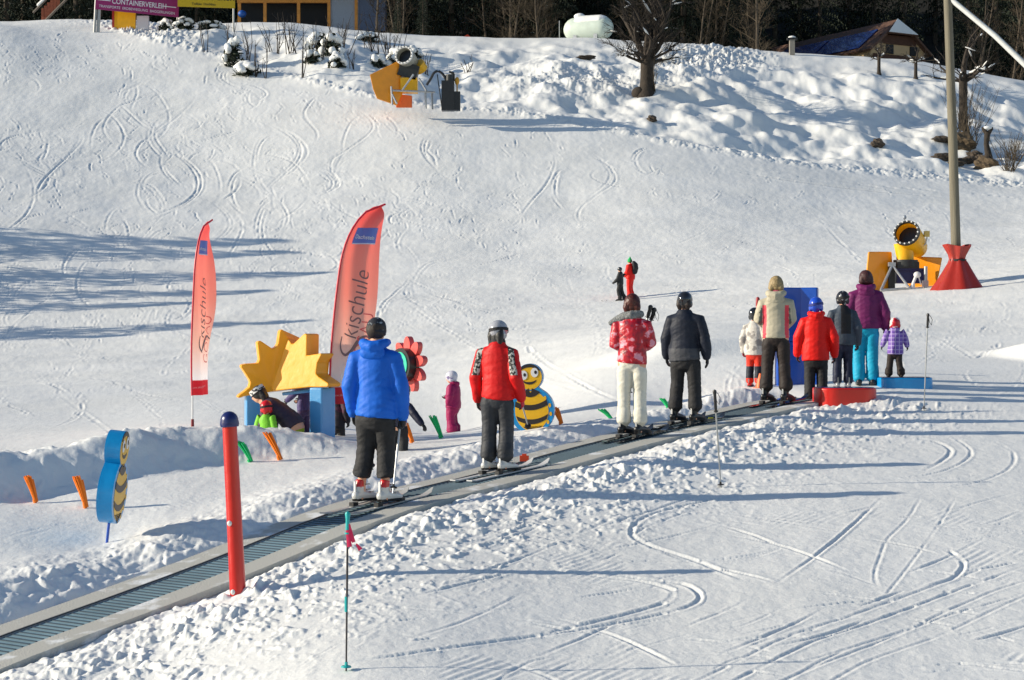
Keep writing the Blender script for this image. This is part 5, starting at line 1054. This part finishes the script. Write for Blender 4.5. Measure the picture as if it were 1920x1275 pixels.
# little gate post with snow
P=base(1485,137); T=thing('stone_post','pale stone post with a snow cap at the skyline left of the farmhouse','post',P); m=MB(); m.box((0,0,.5),(.38,.38,1.3)); m.build('shaft',mat('pale stone',srgb(140,134,124),.85,var=.15),T,smooth=False); m=MB(); m.box((0,0,1.2),(.75,.5,.14)); m.build('cap_stone',dark,T,smooth=False); m=MB(); m.ball((0,0,1.3),(.3,.22,.14)); m.build('snow_cap',snow,T)
# ------------------------------------------------------------------ trees and shrubs
bark=mat('grey brown bark',srgb(80,70,58),.9,var=.3,vscale=3,bump=.04,bscale=9); darkbark=mat('dark bark',srgb(52,44,36),.9,var=.3,vscale=3,bump=.04,bscale=9); twigm=mat('brown twigs',srgb(70,60,46),.9,var=.2); twigdark=mat('dark twigs',srgb(50,43,36),.9,var=.2)
def branch(mb,tw,p,dv,L,r,depth,rr,bend=.25,split=3,snowmb=None,droop=0.0,minr=.012):
    n=4; pts=[p]; rad=[r]; v=dv.normalized()
    for k in range(n):
        v=(v+Vector((rr.gauss(0,bend),rr.gauss(0,bend),rr.gauss(0,bend)*.6-droop)) *.5).normalized(); pts.append(pts[-1]+v*L/n); rad.append(max(minr*.6,r*(1-.6*(k+1)/n)))
    (mb if r>.035 else tw).tube(pts,rad,6 if r>.06 else 3,cap=False)
    if snowmb is not None and r>.02 and abs(v.z)<.6 and rr.random()<.42:
        a,b_=pts[1],pts[3]; rs=max(.05,r*1.1); snowmb.tube([a+Vector((0,0,rad[1])),(a+b_)/2+Vector((0,0,rad[2]+rs*.3)),b_+Vector((0,0,rad[3]))],[rs*.6,rs,rs*.5],6,round_=1)
    if depth<=0: return
    for k in range(split+(1 if rr.random()<.4 else 0)):
        t=rr.uniform(.35,1.0); i=min(int(t*n),n-1); q=pts[i].lerp(pts[i+1],t*n-i); a=rr.uniform(0,6.28); sp=rr.uniform(.5,1.0)
        d_=(v+Vector((math.cos(a)*sp,math.sin(a)*sp,rr.uniform(-.25,.5)))).normalized(); branch(mb,tw,q,d_,L*rr.uniform(.5,.8),max(minr,rad[i]*rr.uniform(.45,.7)),depth-1,rr,bend,split,snowmb,droop,minr)
def fruit_tree(name,label,loc,trunk_h,r,L,seed,depth=4,split=4,limbs=8,lean=(0,0),cat='tree',dark_=True,root=False,group=None,minr=.014):
    rr=random.Random(seed); T=thing(name,label,cat,loc,0,group); mb=MB(); tw=MB(); sn=MB(); top=Vector((lean[0],lean[1],trunk_h))
    mb.tube([(0,0,-.4),(0,0,.0),top*.12,top*.5,top],[r*1.7,r*1.45,r*1.05,r*.92,r*.95],12,cap=False)
    if root: mb.ball((-r*1.1,0,.05),(r*1.1,r,.45),10,6)
    if root:
        for k,(dx,dy,lr) in enumerate(((-.55,.1,.27),(.5,-.1,.24),(.05,.3,.30))): branch(mb,tw,top*.92,Vector((dx,dy,1)),3.4,lr,4,rr,.30,3,sn,0,minr)
    for k in range(limbs):
        a=2*math.pi*k/limbs+rr.uniform(-.3,.3); el=rr.uniform(-.05,1.0); q=top*(.80+.2*rr.random()); el+=.25; branch(mb,tw,q,Vector((math.cos(a),math.sin(a),el)),L*rr.uniform(.7,1.1),r*rr.uniform(.30,.5),depth,rr,.35,split,sn,0,minr)
    branch(mb,tw,top,Vector((rr.uniform(-.2,.2),0,1)),L*1.1,r*.7,depth,rr,.2,split,sn,0,minr)
    mb.build('trunk',bark if not dark_ else darkbark,T); tw.build('twigs',twigdark if dark_ else twigm,T,smooth=False)
    if sn.v: sn.build('snow_cover',snow,T)
    return T
P=at(1212,116); fruit_tree('old_fruit_tree','thick trunked leafless old tree with dark crooked limbs standing alone on the snowfield',P,2.3,.44,2.1,21,depth=3,split=4,limbs=9,lean=(.05,0),root=True)
P=at(1806,117); T=fruit_tree('pollard_tree','dark gnarled tree with upright shoots behind the wooden mast',P,3.6,.30,2.4,33,depth=2,split=3,limbs=6)
def shoots(name,label,loc,n,h_,spread,seed,mt=twigm,r=.018,cat='shrub',group=None,sub=3):
    rr=random.Random(seed); T=thing(name,label,cat,loc,0,group); m=MB(); m2=MB()
    for k in range(n):
        a=rr.uniform(0,6.28); q=Vector((rr.gauss(0,spread*.15),rr.gauss(0,spread*.15),-.2)); t=q+Vector((math.cos(a)*spread*rr.random(),math.sin(a)*spread*rr.random(),h_*rr.uniform(.5,1)))
        md=(q+t)/2+Vector((rr.gauss(0,.08),0,0)); m.tube([q,md,t],[r,r*.8,r*.35],4,cap=False)
        for j in range(sub): u=rr.uniform(.35,.95); b_=q.lerp(t,u); m2.tube([b_,b_+Vector((rr.gauss(0,.22),rr.gauss(0,.2),rr.uniform(.15,.5)))*(h_/2.5)],[r*.5,r*.25],3,cap=False)
    m.build('stem',mt,T,smooth=False); 
    if m2.v: m2.build('twigs',mt,T,smooth=False)
    return T
shoots('bare_shrub','bush of tall thin shoots around the foot of the pollard tree',at(1812,114.5),46,4.2,2.2,41)
shoots('bare_shrub','pale bare shrub at the right edge of the picture',at(1893,108.5),34,2.3,1.3,42)
shoots('bare_shrub','leafless shrub behind the pale one at the far right',at(1902,113),30,2.2,1.5,43)
shoots('bare_shrub','thin whips growing right of the old fruit tree',at(1228,116),9,3.2,.8,44)
# pollard stump and its mound, rocks
P=at(1853,111); T=thing('pollard_stump','short forked pollard stump with snow on its head on a bare earth mound','stump',P); m=MB(); m.tube([(0,0,-.2),(.0,0,.6),(-.12,0,1.2),(-.05,0,1.9)],[.42,.22,.16,.20],10); m.tube([(-.05,0,1.75),(-.32,0,2.15)],[.16,.11],8,round_=1); m.tube([(-.05,0,1.75),(.22,0,2.15)],[.15,.10],8,round_=1); m.build('trunk',darkbark,T)
m=MB(); m.ball((-.05,0,2.17),(.28,.2,.13)); m.build('snow_cap',snow,T)
earth=mat('bare earth',srgb(88,74,56),.95,var=.3,vscale=4,bump=.06,bscale=6); rock=mat('dark rock',srgb(74,64,54),.9,var=.35,vscale=3,bump=.05,bscale=6)
def boulder(name,label,loc,sz,mt,seed,cat='rock',group=None):
    rr=random.Random(seed); bm=bmesh.new(); bmesh.ops.create_icosphere(bm,subdivisions=3,radius=1); 
    for v in bm.verts:
        n=Vector(v.co); k=1+.22*math.sin(n.x*3+seed)*math.cos(n.y*4+seed*2)+.14*math.sin(n.z*7+n.x*5+seed); v.co=Vector((n.x*sz[0],n.y*sz[1],n.z*sz[2]))*k
    me_=bpy.data.meshes.new(name); bm.to_mesh(me_); bm.free(); me_.materials.append(mt); o=bpy.data.objects.new(name,me_); COL.objects.link(o); o.location=loc; return tag(o,label,cat,group)
boulder('earth_mound','bare earth mound at the foot of the pollard stump',at(1848,110.4),(.7,.6,.5),earth,3,'mound'); boulder('earth_mound','broad dark earth bank under the pollard tree roots',at(1803,113.5)+Vector((0,0,.2)),(.95,.8,.7),earth,5,'mound')
for k,(x,d,sx,sz) in enumerate(((1764,113.5,.62,.22),(1768,111.3,.72,.26),(1812,111.6,.6,.22),(1826,112.6,.45,.22),(1792,110.4,.5,.18),(1838,112.2,.35,.3),(1645,110,.42,.34),(1222,110,.3,.22),(1098,128,.7,.14))):
    boulder('rock',('flat dark rock left of the mast, upper one','flat dark rock left of the mast, lower one','dark rock just right of the mast','dark rock under the pollard roots','low rock behind the mast','dark rock leaning on the earth mound','round dark rock alone low on the snowfield','small dark stone below the old fruit tree','flat brown rock under the storage tank')[k],at(x,d)+Vector((0,0,.12)),(sx,.5,sz),rock,k+11,'rock','rocks poking out of the snowfield')
# snow laden evergreen shrubs on the left
needle=two_tone('dark needles',(.010,.018,.010),(.03,.04,.022),9,.5,.2,.9)
def evergreen_shrub(label,loc,w_,h_,seed,snowy=.5):
    rr=random.Random(seed); T=thing('evergreen_shrub',label,'shrub',loc,0,'snow laden shrubs by the hoardings'); m=MB()
    for k in range(260):
        a=rr.uniform(0,6.28); el=rr.uniform(0,1.45); c=Vector((math.cos(a)*math.cos(el)*w_*.5,math.sin(a)*math.cos(el)*w_*.4,math.sin(el)*h_))*rr.uniform(.35,1.0); u=Vector((rr.gauss(0,1),rr.gauss(0,1),rr.gauss(0,.7))).normalized()*.22; v=Vector((rr.gauss(0,1),rr.gauss(0,1),rr.gauss(0,1))).normalized()*.09
        m.add([c-u,c+v,c+u,c-v],[(0,1,2,3)])
    m.build('foliage',needle,T,smooth=False,fix=False); s_=MB()
    for k in range(int(16*snowy)+3):
        a=rr.uniform(0,6.28); r_=rr.random()**.5; s_.ball((math.cos(a)*r_*w_*.42,math.sin(a)*r_*w_*.35,h_*math.sqrt(max(.05,1-r_*r_))*rr.uniform(.85,1.05)),(w_*.16,w_*.14,h_*.17),8,5)
    soft('snow_cap',s_,.07,snow,T,2,.03,(2,2),seed); return T
for k,(x,d,w_,h_,sn_) in enumerate(((438,121,1.5,1.9,.5),(463,119,2.0,.9,.9),(600,124,2.2,1.5,.6),(622,122,1.7,1.6,.7),(632,119,1.3,1.0,.9),(706,122,1.3,.9,1),(744,123,1.9,1.3,.8),(775,126,1.4,.9,1),(690,133,1.9,.7,1),(585,121,1.3,.8,1),(345,133,1.6,.9,1),(395,133,2.2,.8,.8),(312,133,1.1,.8,.8))):
    evergreen_shrub(('dark evergreen shrub with a steep front left of the saplings','low snow covered shrub beside the steep one','wide snowy shrub left of the sapling row','snow flecked shrub above the upper snow gun field','small rounded shrub under the wide snowy one','small snow capped shrub left of the upper snow gun','snow laden bush just above the upper snow gun','snow capped bush right of the small green spruce','flat snow capped bush before the timber building','little snow mound shrub below the timber posts','snowy bush under the yellow hoarding','wide snowy bush right under the yellow hoarding','snowy bush between the two hoardings')[k],at(x,d)+Vector((0,0,-.1)),w_,h_,60+k,sn_)
for k,(x,d,n,h_,sp) in enumerate(((482,118.5,3,3.4,.35),(500,118.2,3,2.6,.4),(567,117.5,3,4.2,.2),(432,123,5,3,.8),(545,124,10,3,1.2),(640,125,12,3,1.6),(600,121,6,3,1),(730,124,14,3.6,1.2),(465,124,6,3,1),(700,128,10,3,1.4),(515,127,9,3,1.4),(660,120,5,1.6,.6),(385,124,3,2.6,.6),(800,120,7,1.6,.9),(875,122,5,1.5,.6))):
    shoots('sapling',('two thin leaning saplings at the piste edge','short sapling right of the leaning pair','single straight sapling standing alone','thin stems beside the steep evergreen shrub','stand of whips before the first timber post','stand of whips before the pale side wall','whips rising from the wide snowy shrub','dense whips behind the upper snow gun','few whips left of the sapling pair','bare whips right of the pale side wall','bare whips in front of the dark opening','tiny bare shrub left of the upper snow gun','thin sapling below the yellow hoarding','bare twigs right of the upper snow gun','low twigs poking out right of the hydrant')[k],at(x,d),n,h_,sp,80+k,twigdark,.03,'sapling','saplings and whips along the upper piste edge')
for k,(x,d) in enumerate(((1648,131.5),(1717,130.5))):
    fruit_tree('young_tree',('short dark young tree with a snow tuft left of the farmhouse wall','short young tree with snow tuft before the farmhouse window')[k],at(x,d),1.3,.13,.75,90+k,depth=2,split=3,limbs=7,group='young trees before the farmhouse',minr=.02)
# conifers of the forest
def conifer_proto(H,R_,seed,bare=.0,dens=1.0):
    rr=random.Random(seed); T=bpy.data.objects.new('conifer',None); COL.objects.link(T)
    t=MB(); t.tube([(0,0,-2),(0,0,H*.3),(0,0,H)],[.26,.22,.03],8,cap=False); t.build('trunk',bark,T)
    m=MB(); s_=MB(); z=.4+bare*3
    while z<H*.985:
        r_=R_*(1-z/H)**.85; nb=max(5,int(9*dens))
        for k in range(nb):
            a=rr.uniform(0,6.28); L=r_*rr.uniform(.65,1.08); dr=rr.uniform(.18,.45); 
            if rr.random()<bare and z<H*.4: continue
            base_=Vector((0,0,z+rr.uniform(-.2,.2))); dx,dy=math.cos(a),math.sin(a); steps=max(2,int(L/.42))
            for q in range(1,steps+1):
                u=q/steps; c=base_+Vector((dx*L*u,dy*L*u,-dr*L*u*u)); w_=.30*(1.15-u*.75)+.05
                for sg in(-1,1):
                    tip=c+Vector((-dy*sg*w_*rr.uniform(.7,1.5)+dx*.28,dx*sg*w_*rr.uniform(.7,1.5)+dy*.28,-rr.uniform(.12,.42))); pp=c+Vector((dx*.16,dy*.16,.03)); m.add([c,pp,tip],[(0,1,2)])
                m.add([c,c+Vector((-dy*.09,dx*.09,-.04)),c+Vector((rr.gauss(0,.07),rr.gauss(0,.07),-rr.uniform(.3,.6)))],[(0,1,2)])
                if rr.random()<.050:
                    e=c+Vector((0,0,.05)); s_.add([e+Vector((-dy*.16,dx*.16,-.04)),e+Vector((dx*.30,dy*.30,-.02)),e+Vector((dy*.16,-dx*.16,-.04)),e+Vector((-dx*.24,-dy*.24,.03))],[(0,1,2,3)])
        z+=rr.uniform(.30,.46)/dens
    c=m.build('crown',needle,T,smooth=False,fix=False); s_.build('snow_flecks',snow,c,smooth=False,fix=False); return T
def leafless_proto(H,seed):
    rr=random.Random(seed); T=bpy.data.objects.new('leafless_tree',None); COL.objects.link(T); mb=MB(); tw=MB(); 
    for s_ in range(rr.choice((1,2,3))):
        x0=rr.gauss(0,.5); p=Vector((x0,rr.gauss(0,.3),-1)); v=Vector((rr.gauss(0,.08),rr.gauss(0,.05),1)); pts=[p]; rad=[.13]
        for k in range(8): v=(v+Vector((rr.gauss(0,.05),rr.gauss(0,.05),0))).normalized(); pts.append(pts[-1]+v*H/8); rad.append(.13*(1-(k+1)/9.5))
        mb.tube(pts,rad,6,cap=False)
        for k in range(26):
            t=rr.uniform(.06,.98)*8; i=min(int(t),7); q=pts[i].lerp(pts[i+1],t-i); a=rr.uniform(0,6.28); branch(mb,tw,q,Vector((math.cos(a),math.sin(a),rr.uniform(.5,1.3))),rr.uniform(.9,2.0),.035,2,rr,.25,3,None,0,.013)
    mb.build('trunk',bark,T); tw.build('twigs',twigm,T,smooth=False); return T
protoC=[conifer_proto(19,3.4,101),conifer_proto(22,3.8,102,.5),conifer_proto(16,3.0,103)]
protoL=[leafless_proto(9,111),leafless_proto(11,112)]
used=set(); rr=random.Random(77)
def plant(protos,x,d,sc,lab,cat,group,lift=0):
    p=rr.choice(protos); 
    o=p if p.name not in used else copy_tree(p); used.add(p.name)
    X=(x-CX)/F*d; o.location=(X,d,gz(X,d)+lift); o.scale=(sc,sc,sc*rr.uniform(.9,1.1)); o.rotation_euler=(0,0,rr.uniform(0,6.28)); tag(o,lab,cat,group); return o
slots=[]
for row,(d,step,off) in enumerate(((150,60,0),(158,52,25),(168,50,10),(180,50,30),(196,60,0))):
    x=-40+off
    while x<1990:
        xx_=x+rr.uniform(-16,16); dd=d+rr.uniform(-3,3); x+=step
        if row==0 and (430<xx_<740 or 1030<xx_<1170 or 1430<xx_<1800 or 60<xx_<130): continue
        if row in(1,2) and (440<xx_<700 or 1430<xx_<1790): continue
        slots.append((xx_,dd))
for i,(x,d) in enumerate(slots): plant(protoC,x,d,rr.uniform(.8,1.1),'dark conifer in the shaded forest behind the snowfield crest','conifer','conifers of the forest above the slope')
for i in range(26):
    x=(rr.uniform(900,1070) if i<9 else rr.uniform(1180,1440) if i<18 else rr.uniform(700,770) if i<21 else rr.uniform(1790,1960)); plant(protoL,x,rr.uniform(142,150),rr.uniform(.8,1.1),'leafless brown tree with thin sunlit stems before the dark conifers','leafless tree','leafless trees at the forest edge')
plant(protoC,793,143,.24,'small green spruce on the crest right of the upper snow gun','spruce','small spruces on the crest'); plant(protoC,746,138,.16,'tiny green spruce just above the upper snow gun','spruce','small spruces on the crest')
# a row of spruces beyond the left edge of the picture: their shadows fall across the piste
for X,d,sc in ((-38,83,.52),(-34,78.2,.50),(-36,74.0,.50),(-37,71.0,.48),(-35,64.8,.54),(-44,85,.62),(-43,62.5,.56)):
    o=copy_tree(protoC[0]); o.location=(X,d,gz(X,d)-.3); o.scale=(sc*2.3,sc*2.3,sc); o.rotation_euler=(0,0,rr.uniform(0,6)); tag(o,'tall spruce standing beyond the left edge of the piste','spruce','spruces beyond the left edge of the piste')
# dark needle litter and undergrowth on the hillside behind the crest
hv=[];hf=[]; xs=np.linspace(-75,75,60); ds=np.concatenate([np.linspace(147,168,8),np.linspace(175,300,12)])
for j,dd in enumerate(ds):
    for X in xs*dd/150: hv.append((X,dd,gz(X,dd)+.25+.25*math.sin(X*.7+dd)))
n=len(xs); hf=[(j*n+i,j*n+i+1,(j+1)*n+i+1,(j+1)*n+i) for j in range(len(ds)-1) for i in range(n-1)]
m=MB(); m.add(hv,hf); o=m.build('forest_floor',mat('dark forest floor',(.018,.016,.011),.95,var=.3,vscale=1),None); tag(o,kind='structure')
# ------------------------------------------------------------------ camera, sun, sky
cam=bpy.data.cameras.new('camera'); cam.sensor_width=36; cam.lens=F/1920*36; cam.clip_end=2000; cam.clip_start=.1
co_=bpy.data.objects.new('camera',cam); COL.objects.link(co_); co_.rotation_euler=(R(90),0,0); scene.camera=co_
SUN_E=R(18.5); SUN_A=R(5)      # light comes from the left and a little behind the camera
sd_=Vector((-math.cos(SUN_E)*math.cos(SUN_A),-math.cos(SUN_E)*math.sin(SUN_A),math.sin(SUN_E)))
sl=bpy.data.lights.new('sun','SUN'); sl.energy=5; sl.angle=R(.5); sl.color=(1,.90,.73)
so=bpy.data.objects.new('sun',sl); COL.objects.link(so); so.rotation_euler=(-sd_).to_track_quat('-Z','Y').to_euler()
w_=bpy.data.worlds.new('World'); scene.world=w_; w_.use_nodes=True; N=w_.node_tree.nodes; L=w_.node_tree.links
sk=N.new('ShaderNodeTexSky'); sk.sky_type='NISHITA'; sk.sun_disc=False; sk.sun_elevation=SUN_E
sk.sun_rotation=math.atan2(sd_.x,sd_.y); sk.altitude=900; sk.dust_density=.3; sk.ozone_density=1.6
L.new(sk.outputs[0],N['Background'].inputs[0]); N['Background'].inputs[1].default_value=.115
scene.view_settings.view_transform='Standard'; scene.view_settings.look='None'; scene.view_settings.exposure=.24; scene.view_settings.gamma=1
scene.cycles.max_bounces=5; scene.cycles.diffuse_bounces=3; scene.cycles.use_denoising=True
